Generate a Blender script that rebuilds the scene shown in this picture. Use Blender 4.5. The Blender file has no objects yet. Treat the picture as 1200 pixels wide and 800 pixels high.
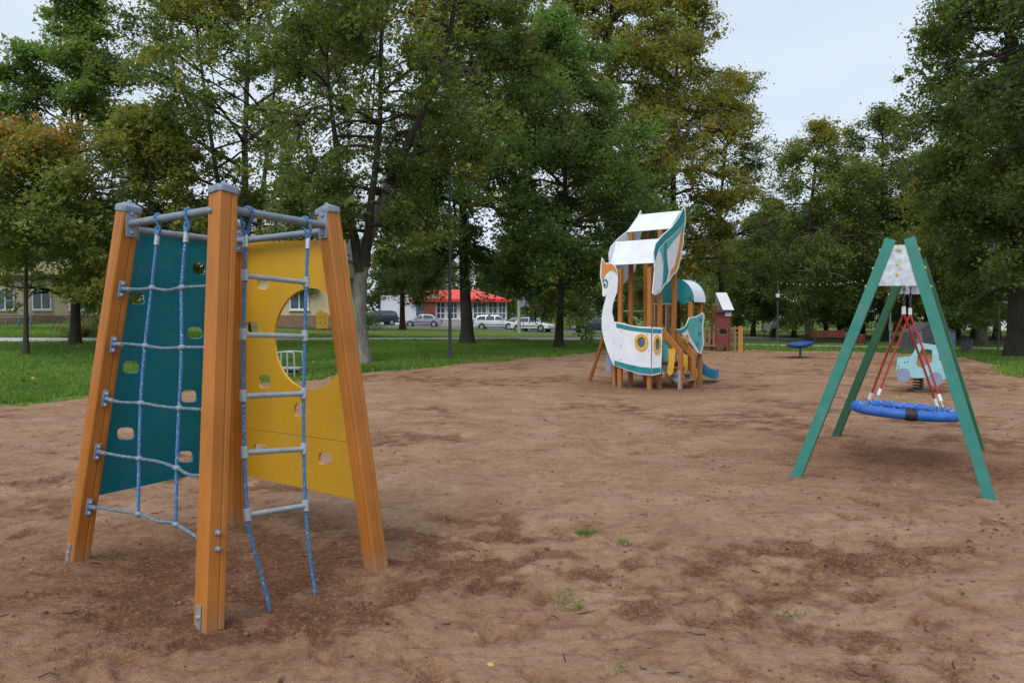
import bpy, bmesh, math, random
import numpy as np
from mathutils import Vector, Matrix, noise as mnoise
from mathutils.geometry import tessellate_polygon
R = math.radians
random.seed(5)
scene = bpy.context.scene
col = scene.collection

# ------------------------------------------------------------------ camera, world, sun, exposure
FPX, HZ, CAMH = 900.0, 372.0, 1.6           # focal length in photo pixels, horizon row, eye height
PITCH = math.atan((400 - HZ) / FPX)
cam_d = bpy.data.cameras.new('camera'); cam = bpy.data.objects.new('camera', cam_d); col.objects.link(cam)
cam.location = (0, 0, CAMH); cam.rotation_euler = (math.pi/2 - PITCH, 0, 0)
cam_d.sensor_fit = 'HORIZONTAL'; cam_d.sensor_width = 36; cam_d.lens = 36 * FPX / 1200
cam_d.clip_start = 0.05; cam_d.clip_end = 3000
scene.camera = cam
SUN_EL, SUN_AZ = 50.0, 205.0                # azimuth clockwise from +Y
world = bpy.data.worlds.new("World"); scene.world = world; world.use_nodes = True
wn, wl = world.node_tree.nodes, world.node_tree.links
wn.clear()
w_out = wn.new('ShaderNodeOutputWorld'); w_bg = wn.new('ShaderNodeBackground')
w_sky = wn.new('ShaderNodeTexSky'); w_sky.sky_type = 'NISHITA'; w_sky.sun_disc = False
w_sky.sun_elevation = R(SUN_EL); w_sky.sun_rotation = R(SUN_AZ); w_sky.air_density = 1.0; w_sky.dust_density = 2.0
w_tc = wn.new('ShaderNodeTexCoord'); w_map = wn.new('ShaderNodeMapping'); w_map.inputs['Scale'].default_value = (1, 1, 3.2)
w_no = wn.new('ShaderNodeTexNoise'); w_no.inputs['Scale'].default_value = 1.7; w_no.inputs['Detail'].default_value = 5
w_rp = wn.new('ShaderNodeValToRGB')
w_rp.color_ramp.elements[0].position = 0.32; w_rp.color_ramp.elements[0].color = (6.0, 7.1, 8.7, 1)
w_rp.color_ramp.elements[1].position = 0.68; w_rp.color_ramp.elements[1].color = (7.7, 8.4, 9.3, 1)
w_mx = wn.new('ShaderNodeMix'); w_mx.data_type = 'RGBA'; w_mx.inputs[0].default_value = 0.86
wl.new(w_tc.outputs['Generated'], w_map.inputs['Vector']); wl.new(w_map.outputs['Vector'], w_no.inputs['Vector'])
wl.new(w_no.outputs['Fac'], w_rp.inputs['Fac'])
wl.new(w_sky.outputs['Color'], w_mx.inputs[6]); wl.new(w_rp.outputs['Color'], w_mx.inputs[7])
wl.new(w_mx.outputs[2], w_bg.inputs['Color']); w_bg.inputs['Strength'].default_value = 0.1
wl.new(w_bg.outputs['Background'], w_out.inputs['Surface'])
sun_d = bpy.data.lights.new('sun', 'SUN'); sun_d.energy = 2.2; sun_d.angle = R(38); sun_d.color = (1.0, 0.96, 0.9)
sun = bpy.data.objects.new('sun', sun_d); col.objects.link(sun); sun.location = (0, 0, 60)
_sd = Vector((math.sin(R(SUN_AZ))*math.cos(R(SUN_EL)), math.cos(R(SUN_AZ))*math.cos(R(SUN_EL)), math.sin(R(SUN_EL))))
sun.rotation_euler = _sd.to_track_quat('Z', 'Y').to_euler()
scene.view_settings.view_transform = 'Standard'; scene.view_settings.look = 'None'
scene.view_settings.exposure = 0.20; scene.view_settings.gamma = 1.0; scene.view_settings.use_curve_mapping = False

# ------------------------------------------------------------------ survey helpers (photo pixel -> place)
FW = Vector((0, math.cos(PITCH), -math.sin(PITCH))); UP = Vector((0, math.sin(PITCH), math.cos(PITCH))); RT = Vector((1, 0, 0))
CP = Vector((0, 0, CAMH))
def ray(px, py): return FW + RT*((px-600)/FPX) - UP*((py-400)/FPX)
def at(px, py, y):
    d = ray(px, py); return CP + d*(y/d.y)
def onz(px, py, z=0.0):
    d = ray(px, py); return CP + d*((z-CAMH)/d.z)
def onpl(px, py, p0, n):
    d = ray(px, py); return CP + d*((p0-CP).dot(n)/d.dot(n))
def smooth(a, b, x):
    t = np.clip((x-a)/(b-a), 0, 1); return t*t*(3-2*t)
def zfun(x, y):
    A = np.interp(x, [-70, -30, -12, 5, 25, 60], [1.3, 1.2, .6, .12, -.25, -.3])
    return A*smooth(17, 58, y)
def gz(x, y): return float(zfun(np.float64(x), np.float64(y)))
def tg(px, py):
    """where the line of sight through a photo pixel meets the terrain"""
    d = ray(px, py); prev = 1.0
    for k in range(1, 4000):
        t = 1.0*1.004**k
        p = CP + d*t
        if p.z <= gz(p.x, p.y) or t > 400:
            break
    return Vector((p.x, p.y, gz(p.x, p.y)))
def gat(px, y):
    """ground point in photo column px at depth y"""
    x = (px-600)/FPX*y*1.0005
    return Vector((x, y, gz(x, y)))

def _hash(i, j, s):
    h = (i.astype(np.int64)*374761393 + j.astype(np.int64)*668265263 + s*974634541) & 0x7fffffff
    h = ((h ^ (h >> 13))*1274126177) & 0x7fffffff
    h = (h ^ (h >> 16)) & 0xffff
    return h/65535.0
def vnoise(x, y, s=0):
    i, j = np.floor(x), np.floor(y); fx, fy = x-i, y-j
    fx, fy = fx*fx*(3-2*fx), fy*fy*(3-2*fy)
    a, b, c, d = _hash(i, j, s), _hash(i+1, j, s), _hash(i, j+1, s), _hash(i+1, j+1, s)
    return a+(b-a)*fx+(c-a)*fy+(a-b-c+d)*fx*fy
def fbm(x, y, sc, octv=4, s=0, gain=.5):
    v, a, n = 0, 1.0, 0
    for k in range(octv):
        v = v + a*vnoise(x*sc+17.3*k, y*sc-9.1*k, s+k); n += a; a *= gain; sc *= 2.03
    return v/n

# ------------------------------------------------------------------ materials
def newmat(name):
    m = bpy.data.materials.new(name); m.use_nodes = True
    nt = m.node_tree; b = nt.nodes['Principled BSDF']
    return m, nt, b
def tex_noise(nt, scale, detail=4, vec=None, rough=.55, dist=0):
    n = nt.nodes.new('ShaderNodeTexNoise'); n.inputs['Scale'].default_value = scale; n.inputs['Detail'].default_value = detail
    n.inputs['Roughness'].default_value = rough; n.inputs['Distortion'].default_value = dist
    if vec is not None: nt.links.new(vec, n.inputs['Vector'])
    return n
def ramp(nt, fac, stops):
    r = nt.nodes.new('ShaderNodeValToRGB'); e = r.color_ramp.elements
    while len(e) < len(stops): e.new(0.5)
    for k, (p, c) in enumerate(stops):
        e[k].position = p; e[k].color = (*c, 1)
    nt.links.new(fac, r.inputs['Fac']); return r
def objco(nt, scale=(1, 1, 1)):
    t = nt.nodes.new('ShaderNodeTexCoord'); mp = nt.nodes.new('ShaderNodeMapping'); mp.inputs['Scale'].default_value = scale
    nt.links.new(t.outputs['Object'], mp.inputs['Vector']); return mp.outputs['Vector']
def bump(nt, b, h, strength=.3, dist=.01):
    bp = nt.nodes.new('ShaderNodeBump'); bp.inputs['Strength'].default_value = strength; bp.inputs['Distance'].default_value = dist
    nt.links.new(h, bp.inputs['Height']); nt.links.new(bp.outputs['Normal'], b.inputs['Normal'])
def mat(name, c, rough=.5, var=.18, scale=6, metal=0.0, bmp=0.0, stretch=(1, 1, 1), spec=.5, fine=60, dirt=0):
    m, nt, b = newmat(name)
    v = objco(nt, stretch)
    n = tex_noise(nt, scale, 5, v)
    lo = tuple(max(0, x*(1-var)) for x in c); hi = tuple(min(1, x*(1+var)) for x in c)
    r = ramp(nt, n.outputs['Fac'], [(.3, lo), (.7, hi)])
    nt.links.new(r.outputs['Color'], b.inputs['Base Color'])
    if dirt:
        nd = tex_noise(nt, 4.5, 9, v, .72); rdt = ramp(nt, nd.outputs['Fac'], [(.50, (0, 0, 0)), (.72, (dirt, dirt, dirt))])
        md = nt.nodes.new('ShaderNodeMix'); md.data_type = 'RGBA'; md.inputs[7].default_value = (.24, .19, .14, 1)
        nt.links.new(rdt.outputs['Color'], md.inputs[0]); nt.links.new(r.outputs['Color'], md.inputs[6]); nt.links.new(md.outputs[2], b.inputs['Base Color'])
    b.inputs['Roughness'].default_value = rough; b.inputs['Metallic'].default_value = metal
    b.inputs['Specular IOR Level'].default_value = spec
    n2 = tex_noise(nt, scale*2.3, 3, v)
    mr = nt.nodes.new('ShaderNodeMapRange'); mr.inputs['To Min'].default_value = max(0, rough-.1); mr.inputs['To Max'].default_value = min(1, rough+.12)
    nt.links.new(n2.outputs['Fac'], mr.inputs['Value']); nt.links.new(mr.outputs['Result'], b.inputs['Roughness'])
    if bmp:
        n3 = tex_noise(nt, fine, 4, v); bump(nt, b, n3.outputs['Fac'], bmp, .004)
    return m

def wood_mat(name, c):
    m, nt, b = newmat(name)
    v = objco(nt, (14, 14, .9)); n = tex_noise(nt, 3.0, 6, v, .6, .4)
    v2 = objco(nt, (1, 1, .6)); n2 = tex_noise(nt, 5, 4, v2)
    r = ramp(nt, n.outputs['Fac'], [(.28, tuple(x*.88 for x in c)), (.5, c), (.75, tuple(x*1.05 for x in c))])
    r2 = ramp(nt, n2.outputs['Fac'], [(.3, (.8, .8, .8)), (.7, (1.06, 1.06, 1.06))])
    mx = nt.nodes.new('ShaderNodeMix'); mx.data_type = 'RGBA'; mx.blend_type = 'MULTIPLY'; mx.inputs[0].default_value = 1
    nt.links.new(r.outputs['Color'], mx.inputs[6]); nt.links.new(r2.outputs['Color'], mx.inputs[7])
    # sand splashed up the foot
    tz = nt.nodes.new('ShaderNodeTexCoord'); sp_ = nt.nodes.new('ShaderNodeSeparateXYZ'); nt.links.new(tz.outputs['Object'], sp_.inputs[0])
    nz = tex_noise(nt, 16, 6, tz.outputs['Object'], .7); mz = nt.nodes.new('ShaderNodeMath'); mz.operation = 'MULTIPLY_ADD'; mz.inputs[1].default_value = .42
    nt.links.new(nz.outputs['Fac'], mz.inputs[0]); ng = nt.nodes.new('ShaderNodeMath'); ng.operation = 'MULTIPLY'; ng.inputs[1].default_value = -1
    nt.links.new(sp_.outputs['Z'], ng.inputs[0]); nt.links.new(ng.outputs[0], mz.inputs[2])
    rz = ramp(nt, mz.outputs[0], [(.06, (0, 0, 0)), (.20, (.5, .5, .5))]); mz2 = nt.nodes.new('ShaderNodeMix'); mz2.data_type = 'RGBA'; mz2.inputs[7].default_value = (.25, .165, .105, 1)
    nt.links.new(rz.outputs['Color'], mz2.inputs[0]); nt.links.new(mx.outputs[2], mz2.inputs[6])
    nt.links.new(mz2.outputs[2], b.inputs['Base Color']); b.inputs['Roughness'].default_value = .5; b.inputs['Specular IOR Level'].default_value = .3
    bump(nt, b, n.outputs['Fac'], .25, .003)
    return m

M = {}
M['wood'] = wood_mat('orange_glazed_wood', (.40, .145, .024))
M['wood_far'] = wood_mat('orange_glazed_wood_far', (.38, .15, .035))
M['teal'] = mat('teal_panel', (.001, .175, .245), .5, .10, 3, spec=.25, dirt=.14)
M['yellow'] = mat('yellow_panel', (.56, .31, .018), .42, .06, 3, dirt=.18)
M['grey_plastic'] = mat('grey_plastic', (.18, .225, .29), .45, .15, 20)
M['pipe'] = mat('painted_pipe', (.16, .195, .24), .42, .14, 16, bmp=.05)
M['rung'] = mat('rung_pipe', (.30, .34, .36), .45, .14, 16)
M['zinc'] = mat('zinc_steel', (.42, .45, .47), .38, .2, 25, metal=.7)
M['galv'] = mat('galvanised_plate', (.50, .56, .60), .5, .35, 14, metal=.25)
M['green_post'] = mat('green_painted_steel', (.028, .20, .165), .45, .1, 7, dirt=.35)
M['green_beam'] = mat('green_painted_beam', (.008, .075, .032), .45, .1, 7)
M['blue_seat'] = mat('blue_padded_cover', (.010, .125, .50), .5, .14, 9, bmp=.15, fine=50, dirt=.35)
M['disc_blue'] = mat('dark_blue_disc', (.008, .045, .22), .4, .15, 6)
M['red_rope'] = mat('red_rope', (.36, .035, .03), .8, .3, 60, bmp=.4, fine=150)
M['chain'] = mat('chain_steel', (.12, .12, .13), .4, .2, 40, metal=.8)
M['white'] = mat('white_board', (.66, .70, .76), .45, .07, 3, dirt=.14)
M['white_paint'] = mat('white_paint', (.74, .75, .76), .5, .06, 5)
M['teal_mid'] = mat('teal_board', (.008, .20, .235), .45, .1, 4, dirt=.35)
M['aqua'] = mat('aqua_board', (.09, .37, .37), .45, .1, 4)
M['orange'] = mat('orange_board', (.55, .22, .045), .5, .1, 4)
M['gold'] = mat('yellow_board', (.62, .36, .04), .5, .1, 4)
M['dark_pane'] = mat('smoky_pane', (.10, .12, .14), .15, .2, 5)
M['black'] = mat('black_rubber', (.015, .015, .017), .6, .2, 10)
M['blue_plastic'] = mat('blue_plastic', (.02, .15, .27), .35, .1, 4)
M['sky_blue'] = mat('pale_blue_board', (.26, .50, .57), .5, .08, 4, dirt=.35)
M['grey_blue'] = mat('grey_blue_board', (.19, .25, .36), .5, .1, 4)
M['red'] = mat('red_paint', (.17, .035, .022), .5, .15, 5)
M['red_roof'] = mat('red_metal_roof', (.60, .035, .02), .45, .1, 1)
M['dark_red'] = mat('faded_red_wood', (.17, .034, .03), .6, .2, 8)
M['old_wood'] = mat('weathered_wood', (.26, .15, .08), .75, .25, 8, bmp=.3, stretch=(6, 6, 1))
M['dark_pole'] = mat('dark_grey_pole', (.055, .07, .08), .5, .2, 6)
M['concrete'] = mat('concrete', (.33, .33, .32), .85, .15, 4, bmp=.3)
M['dark_concrete'] = mat('weathered_grey', (.13, .125, .14), .85, .25, 4, bmp=.3)
M['beige'] = mat('beige_render', (.50, .42, .28), .9, .1, 2, bmp=.2)
M['cream'] = mat('pale_yellow_fascia', (.66, .56, .33), .7, .08, 2)
M['brown'] = mat('brown_trim', (.20, .12, .08), .7, .2, 4)
M['shop_wall'] = mat('pale_grey_cladding', (.55, .58, .64), .6, .06, 1.5)
M['glass'] = mat('window_glass', (.07, .10, .13), .08, .4, 1.2)
M['block'] = mat('grey_brown_render', (.26, .23, .21), .9, .14, .7, bmp=.2)
M['asphalt'] = mat('asphalt', (.10, .10, .11), .9, .18, 3, bmp=.4, fine=30)
M['path'] = mat('pale_path', (.40, .40, .42), .9, .15, 2, bmp=.3, fine=30)
M['skin'] = mat('skin', (.45, .26, .18), .6, .1, 6)
M['shirt'] = mat('white_shirt', (.66, .66, .64), .8, .1, 8)
M['trousers'] = mat('dark_trousers', (.02, .022, .03), .8, .2, 8)
M['hair'] = mat('dark_hair', (.02, .014, .01), .7, .2, 20)
M['bulb'] = mat('frosted_bulb', (.7, .7, .66), .3, .1, 5)
M['yellow_cap'] = mat('yellow_cap', (.50, .42, .10), .5, .15, 20)
def carpaint(name, c, r=.25):
    m = mat(name, c, r, .05, 2, metal=.2); m.node_tree.nodes['Principled BSDF'].inputs['Coat Weight'].default_value = .5; return m
M['car_silver'] = carpaint('silver_car_paint', (.30, .33, .40)); M['car_white'] = carpaint('white_car_paint', (.70, .72, .76))
M['car_dark'] = carpaint('dark_blue_car_paint', (.035, .045, .07)); M['car_black'] = carpaint('black_car_paint', (.012, .013, .016))
M['lamp_glass'] = mat('lamp_glass', (.6, .62, .65), .15, .1, 5); M['tail'] = mat('tail_lamp', (.35, .02, .02), .2, .1, 5)

def rope_mat(name, c, fleck):
    m, nt, b = newmat(name)
    v = objco(nt, (1, 1, 1)); n = tex_noise(nt, 95, 2, v)
    r = ramp(nt, n.outputs['Fac'], [(.40, tuple(x*.7 for x in c)), (.60, c), (.66, fleck), (.8, fleck)])
    nt.links.new(r.outputs['Color'], b.inputs['Base Color']); b.inputs['Roughness'].default_value = .8
    w = nt.nodes.new('ShaderNodeTexWave'); w.wave_type = 'BANDS'; w.bands_direction = 'DIAGONAL'; w.inputs['Scale'].default_value = 45
    nt.links.new(v, w.inputs['Vector']); bump(nt, b, w.outputs['Fac'], .6, .004)
    return m
M['rope'] = rope_mat('blue_rope', (.06, .19, .42), (.30, .42, .58))
M['rope_grey'] = rope_mat('grey_blue_rope', (.11, .18, .26), (.36, .42, .46))

def bark_mat(name, c, sc=1.0):
    m, nt, b = newmat(name)
    v = objco(nt, (5*sc, 5*sc, .9*sc)); n = tex_noise(nt, 2.2, 6, v, .65, .8)
    v2 = objco(nt, (1, 1, 1)); n2 = tex_noise(nt, 1.1, 4, v2)
    r = ramp(nt, n.outputs['Fac'], [(.3, tuple(x*.42 for x in c)), (.5, c), (.72, tuple(x*1.35 for x in c))])
    r2 = ramp(nt, n2.outputs['Fac'], [(.35, (.7, .72, .68)), (.65, (1.1, 1.1, 1.05))])
    mx = nt.nodes.new('ShaderNodeMix'); mx.data_type = 'RGBA'; mx.blend_type = 'MULTIPLY'; mx.inputs[0].default_value = 1
    nt.links.new(r.outputs['Color'], mx.inputs[6]); nt.links.new(r2.outputs['Color'], mx.inputs[7])
    nt.links.new(mx.outputs[2], b.inputs['Base Color']); b.inputs['Roughness'].default_value = .95
    bump(nt, b, n.outputs['Fac'], .9, .05); return m
M['bark'] = bark_mat('dark_bark', (.055, .045, .036)); M['bark_grey'] = bark_mat('grey_bark', (.25, .235, .21))
M['bark_mid'] = bark_mat('grey_brown_bark', (.10, .088, .075))

def leaf_mat(name, stops, transl=.5, gain=1.18):
    m, nt, b = newmat(name)
    a = nt.nodes.new('ShaderNodeAttribute'); a.attribute_name = 'v'
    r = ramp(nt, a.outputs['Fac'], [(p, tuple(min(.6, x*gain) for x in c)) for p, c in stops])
    nt.links.new(r.outputs['Color'], b.inputs['Base Color']); b.inputs['Roughness'].default_value = .5
    b.inputs['Specular IOR Level'].default_value = .35
    t = nt.nodes.new('ShaderNodeBsdfTranslucent'); mx = nt.nodes.new('ShaderNodeMixShader'); mx.inputs[0].default_value = transl
    tc = nt.nodes.new('ShaderNodeMix'); tc.data_type = 'RGBA'; tc.blend_type = 'MULTIPLY'; tc.inputs[0].default_value = 1; tc.inputs[7].default_value = (1.55, 1.5, .8, 1)
    nt.links.new(r.outputs['Color'], tc.inputs[6]); nt.links.new(tc.outputs[2], t.inputs['Color'])
    out = nt.nodes['Material Output']
    nt.links.new(b.outputs['BSDF'], mx.inputs[1]); nt.links.new(t.outputs['BSDF'], mx.inputs[2]); nt.links.new(mx.outputs['Shader'], out.inputs['Surface'])
    return m
DKG, MDG, LTG = (.062, .098, .030), (.105, .155, .042), (.17, .22, .06)
OLV, YEL, ORG, RED_ = (.225, .205, .048), (.38, .29, .055), (.42, .20, .05), (.40, .11, .06)
M['leaf_green'] = leaf_mat('green_leaves', [(0, (.055, .105, .034)), (.5, (.105, .18, .054)), (.85, (.18, .25, .07)), (1, (.30, .29, .08))])
M['leaf_lime'] = leaf_mat('olive_leaves', [(0, DKG), (.35, MDG), (.62, (.18, .19, .046)), (.85, OLV), (1, YEL)])
M['leaf_yellow'] = leaf_mat('yellowing_leaves', [(0, MDG), (.30, (.17, .185, .045)), (.60, (.235, .215, .052)), (.85, (.32, .265, .058)), (1, (.40, .28, .055))])
M['leaf_dark'] = leaf_mat('dark_leaves', [(0, (.050, .082, .026)), (.5, (.095, .138, .040)), (.85, (.165, .185, .05)), (1, (.32, .25, .05))])
M['leaf_red'] = leaf_mat('red_turning_leaves', [(0, MDG), (.42, (.14, .17, .045)), (.58, OLV), (.70, ORG), (.85, RED_), (1, (.40, .14, .07))])
M['leaf_bush'] = leaf_mat('bush_leaves', [(0, MDG), (.5, LTG), (.8, (.15, .12, .03)), (1, (.18, .08, .03))])
M['grass_blade'] = leaf_mat('grass_blades', [(0, (.06, .12, .02)), (.5, (.12, .21, .035)), (.85, (.18, .26, .05)), (1, (.28, .26, .09))], .4, 1.25)
M['litter'] = leaf_mat('fallen_leaf_colours', [(0, (.04, .022, .012)), (.6, (.11, .055, .025)), (.85, (.20, .12, .05)), (1, (.40, .32, .10))], .1, 1.0)

# ------------------------------------------------------------------ mesh builder
def pbase(o):
    v = Vector((0, 0, 0))
    while o is not None: v = v + o.location; o = o.parent
    return v
class MB:
    def __init__(s): s.v, s.f, s.m = [], [], []
    def add(s, vs, fs, mi=0):
        k = len(s.v); s.v += [tuple(p) for p in vs]; s.f += [tuple(i+k for i in f) for f in fs]; s.m += [mi]*len(fs)
    def box(s, c, size, rot=None, mi=0):
        c = Vector(c); hx, hy, hz = (x/2 for x in size)
        vs = [Vector((x, y, z)) for z in (-hz, hz) for y in (-hy, hy) for x in (-hx, hx)]
        if rot is not None: vs = [rot @ p for p in vs]
        s.add([p+c for p in vs], [(0, 2, 3, 1), (4, 5, 7, 6), (0, 1, 5, 4), (2, 6, 7, 3), (0, 4, 6, 2), (1, 3, 7, 5)], mi); return s
    def prism(s, p0, p1, sec, ax, scale1=1.0, mi=0):
        """a straight bar p0-p1 with a section polygon sec [(a,b)], first section axis near ax"""
        p0, p1 = Vector(p0), Vector(p1); d = (p1-p0).normalized(); a = Vector(ax); a = (a-d*a.dot(d)).normalized(); b = d.cross(a)
        n = len(sec)
        vs = [p0+a*x+b*y for x, y in sec]+[p1+(a*x+b*y)*scale1 for x, y in sec]
        s.add(vs, [tuple(range(n))[::-1], tuple(range(n, 2*n))]+[(i, (i+1) % n, n+(i+1) % n, n+i) for i in range(n)], mi); return s
    def bar(s, p0, p1, w, h, ax=(1, 0, 0), mi=0, c=.0):
        w, h = w/2, h/2
        sec = [(-w, -h), (w, -h), (w, h), (-w, h)] if not c else [(-w+c, -h), (w-c, -h), (w, -h+c), (w, h-c), (w-c, h), (-w+c, h), (-w, h-c), (-w, -h+c)]
        return s.prism(p0, p1, sec, ax, mi=mi)
    def tube(s, pts, r, n=8, mi=0, cap=True):
        pts = [Vector(p) for p in pts]; rs = r if isinstance(r, (list, tuple)) else [r]*len(pts)
        d0 = (pts[1]-pts[0]).normalized(); a = d0.orthogonal().normalized(); vs = []
        for i, p in enumerate(pts):
            d = (pts[min(i+1, len(pts)-1)]-pts[max(i-1, 0)]).normalized()
            a = (a-d*a.dot(d)).normalized(); b = d.cross(a)
            for k in range(n):
                t = 2*math.pi*k/n; vs.append(p+(a*math.cos(t)+b*math.sin(t))*rs[i])
        fs = []
        for i in range(len(pts)-1):
            for k in range(n):
                k2 = (k+1) % n; fs.append((i*n+k, i*n+k2, (i+1)*n+k2, (i+1)*n+k))
        if cap: fs += [tuple(range(n))[::-1], tuple(range((len(pts)-1)*n, len(pts)*n))]
        s.add(vs, fs, mi); return s
    def ball(s, c, r, n=10, sc=(1, 1, 1), mi=0):
        c = Vector(c); vs, fs = [], []; m = max(4, n//2)
        for i in range(m+1):
            th = math.pi*i/m
            for k in range(n):
                t = 2*math.pi*k/n
                vs.append(c+Vector((math.sin(th)*math.cos(t)*r*sc[0], math.sin(th)*math.sin(t)*r*sc[1], math.cos(th)*r*sc[2])))
        for i in range(m):
            for k in range(n):
                k2 = (k+1) % n; fs.append((i*n+k, (i+1)*n+k, (i+1)*n+k2, i*n+k2))
        s.add(vs, fs, mi); return s
    def plate(s, loops, nrm, th, mi=0, mi_side=None):
        """a flat board: loops[0] outline, the rest holes; extends th along nrm from the drawn plane"""
        n = Vector(nrm).normalized(); loops = [[Vector(p) for p in l] for l in loops]
        tris = tessellate_polygon(loops); flat = [p for l in loops for p in l]; N = len(flat)
        a, b, c = (flat[i] for i in tris[0])
        fr, bk = [], []
        for t in tris:
            a, b, c = (flat[i] for i in t); g = (b-a).cross(c-a).dot(n)
            t = t if g > 0 else t[::-1]
            fr.append(tuple(i+N for i in t)); bk.append(tuple(t[::-1]))
        sd = []; k = 0
        for l in loops:
            m = len(l)
            sd += [(k+i, k+(i+1) % m, k+(i+1) % m+N, k+i+N) for i in range(m)]; k += m
        k0 = len(s.v); s.v += [tuple(p) for p in flat]+[tuple(p+n*th) for p in flat]
        for fs, q in ((fr+bk, mi), (sd, mi if mi_side is None else mi_side)):
            s.f += [tuple(i+k0 for i in f) for f in fs]; s.m += [q]*len(fs)
        return s
    def lathe(s, c, prof, n=16, mi=0):
        c = Vector(c); vs = []; fs = []
        for r, z in prof:
            for k in range(n):
                t = 2*math.pi*k/n; vs.append(c+Vector((r*math.cos(t), r*math.sin(t), z)))
        for i in range(len(prof)-1):
            for k in range(n):
                k2 = (k+1) % n; fs.append((i*n+k, i*n+k2, (i+1)*n+k2, (i+1)*n+k))
        fs += [tuple(range(n))[::-1], tuple(range((len(prof)-1)*n, len(prof)*n))]
        s.add(vs, fs, mi); return s
    def build(s, name, mats, parent=None, bev=0, smo=False, fix=False):
        me = bpy.data.meshes.new(name); base = pbase(parent) if parent else Vector((0, 0, 0))
        me.from_pydata([(p[0]-base.x, p[1]-base.y, p[2]-base.z) for p in s.v], [], s.f)
        for m in (mats if isinstance(mats, (list, tuple)) else [mats]): me.materials.append(M[m] if isinstance(m, str) else m)
        me.polygons.foreach_set('material_index', s.m)
        if bev or fix:
            bm = bmesh.new(); bm.from_mesh(me)
            if fix: bmesh.ops.recalc_face_normals(bm, faces=bm.faces)
            if bev:
                ed = [e for e in bm.edges if len(e.link_faces) == 2 and e.calc_face_angle(0) > .6]
                bmesh.ops.bevel(bm, geom=ed, offset=bev, segments=2, affect='EDGES', profile=.6, clamp_overlap=True)
            bm.to_mesh(me); bm.free()
        if smo:
            me.polygons.foreach_set('use_smooth', [True]*len(me.polygons))
            if smo == 'a':
                try: me.set_sharp_from_angle(angle=R(38))
                except Exception: pass
        o = bpy.data.objects.new(name, me); col.objects.link(o)
        if parent: o.parent = parent
        return o
def tag(o, label=None, cat=None, group=None, kind=None):
    if label: o['label'] = label
    if cat: o['category'] = cat
    if group: o['group'] = group
    if kind: o['kind'] = kind
    return o
def thing(name, loc, label, cat, group=None):
    o = bpy.data.objects.new(name, None); o.empty_display_size = .1; col.objects.link(o); o.location = loc
    return tag(o, label, cat, group)
def copy_tree(o, parent=None):
    c = o.copy(); col.objects.link(c)
    if parent: c.parent = parent
    for ch in list(o.children): copy_tree(ch, c)
    return c
def catmull(pts, n=5, closed=True):
    P = [Vector(p) for p in pts]; out = []; m = len(P)
    rng = range(m) if closed else range(m-1)
    for i in rng:
        g = lambda k: P[k % m] if closed else P[min(max(k, 0), m-1)]
        p0, p1, p2, p3 = g(i-1), g(i), g(i+1), g(i+2)
        for k in range(n):
            t = k/n; out.append(.5*((2*p1)+(p2-p0)*t+(2*p0-5*p1+4*p2-p3)*t*t+(3*p1-p0-3*p2+p3)*t**3))
    if not closed: out.append(P[-1])
    return out
def np_mesh(name, verts, faces_flat, nper, mats, vattr=None, smo=False):
    me = bpy.data.meshes.new(name); nv = len(verts); nf = len(faces_flat)//nper
    me.vertices.add(nv); me.vertices.foreach_set('co', np.ascontiguousarray(verts, dtype=np.float32).ravel())
    me.loops.add(nf*nper); me.loops.foreach_set('vertex_index', np.asarray(faces_flat, dtype=np.int32))
    me.polygons.add(nf); me.polygons.foreach_set('loop_start', np.arange(0, nf*nper, nper, dtype=np.int32))
    try: me.polygons.foreach_set('loop_total', np.full(nf, nper, dtype=np.int32))
    except Exception: pass
    for m in mats: me.materials.append(M[m] if isinstance(m, str) else m)
    if vattr is not None:
        dom = 'FACE' if len(vattr) == nf else 'POINT'
        a = me.attributes.new('v', 'FLOAT', dom); a.data.foreach_set('value', np.asarray(vattr, dtype=np.float32))
    if smo: me.polygons.foreach_set('use_smooth', np.ones(nf, dtype=bool))
    me.update(calc_edges=True); return me
def grid_faces(nx, ny):
    i = np.arange(nx-1)[None, :]+np.arange(ny-1)[:, None]*nx
    return np.stack([i, i+1, i+1+nx, i+nx], -1).reshape(-1)

# ------------------------------------------------------------------ ground, sand, paths
SAND = [(-26, -14), (-26, 2), (-16, 6.5), (-12.2, 11.5), (-9.7, 14.6), (-8.8, 15.7), (-5.1, 19.6), (-3.95, 22.9), (-1.2, 26.6), (1.4, 30.5), (4.2, 36.5), (9.5, 38.2), (17, 38), (19.3, 33), (17, 27), (13.2, 19), (14, 9), (20, -14)]
def sdist(x, y, poly=SAND):
    """signed distance, positive inside"""
    d = np.full(x.shape, 1e9); ins = np.zeros(x.shape, bool); n = len(poly)
    for i in range(n):
        (x1, y1), (x2, y2) = poly[i], poly[(i+1) % n]
        ex, ey = x2-x1, y2-y1; t = np.clip(((x-x1)*ex+(y-y1)*ey)/(ex*ex+ey*ey), 0, 1)
        d = np.minimum(d, np.hypot(x-x1-t*ex, y-y1-t*ey))
        c = ((y1 > y) != (y2 > y)) & (x < (x2-x1)*(y-y1)/(y2-y1+1e-12)+x1); ins ^= c
    return np.where(ins, d, -d)
def edge_noise(x, y): return (fbm(x, y, .5, 4, 3)-.5)*1.6
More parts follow.
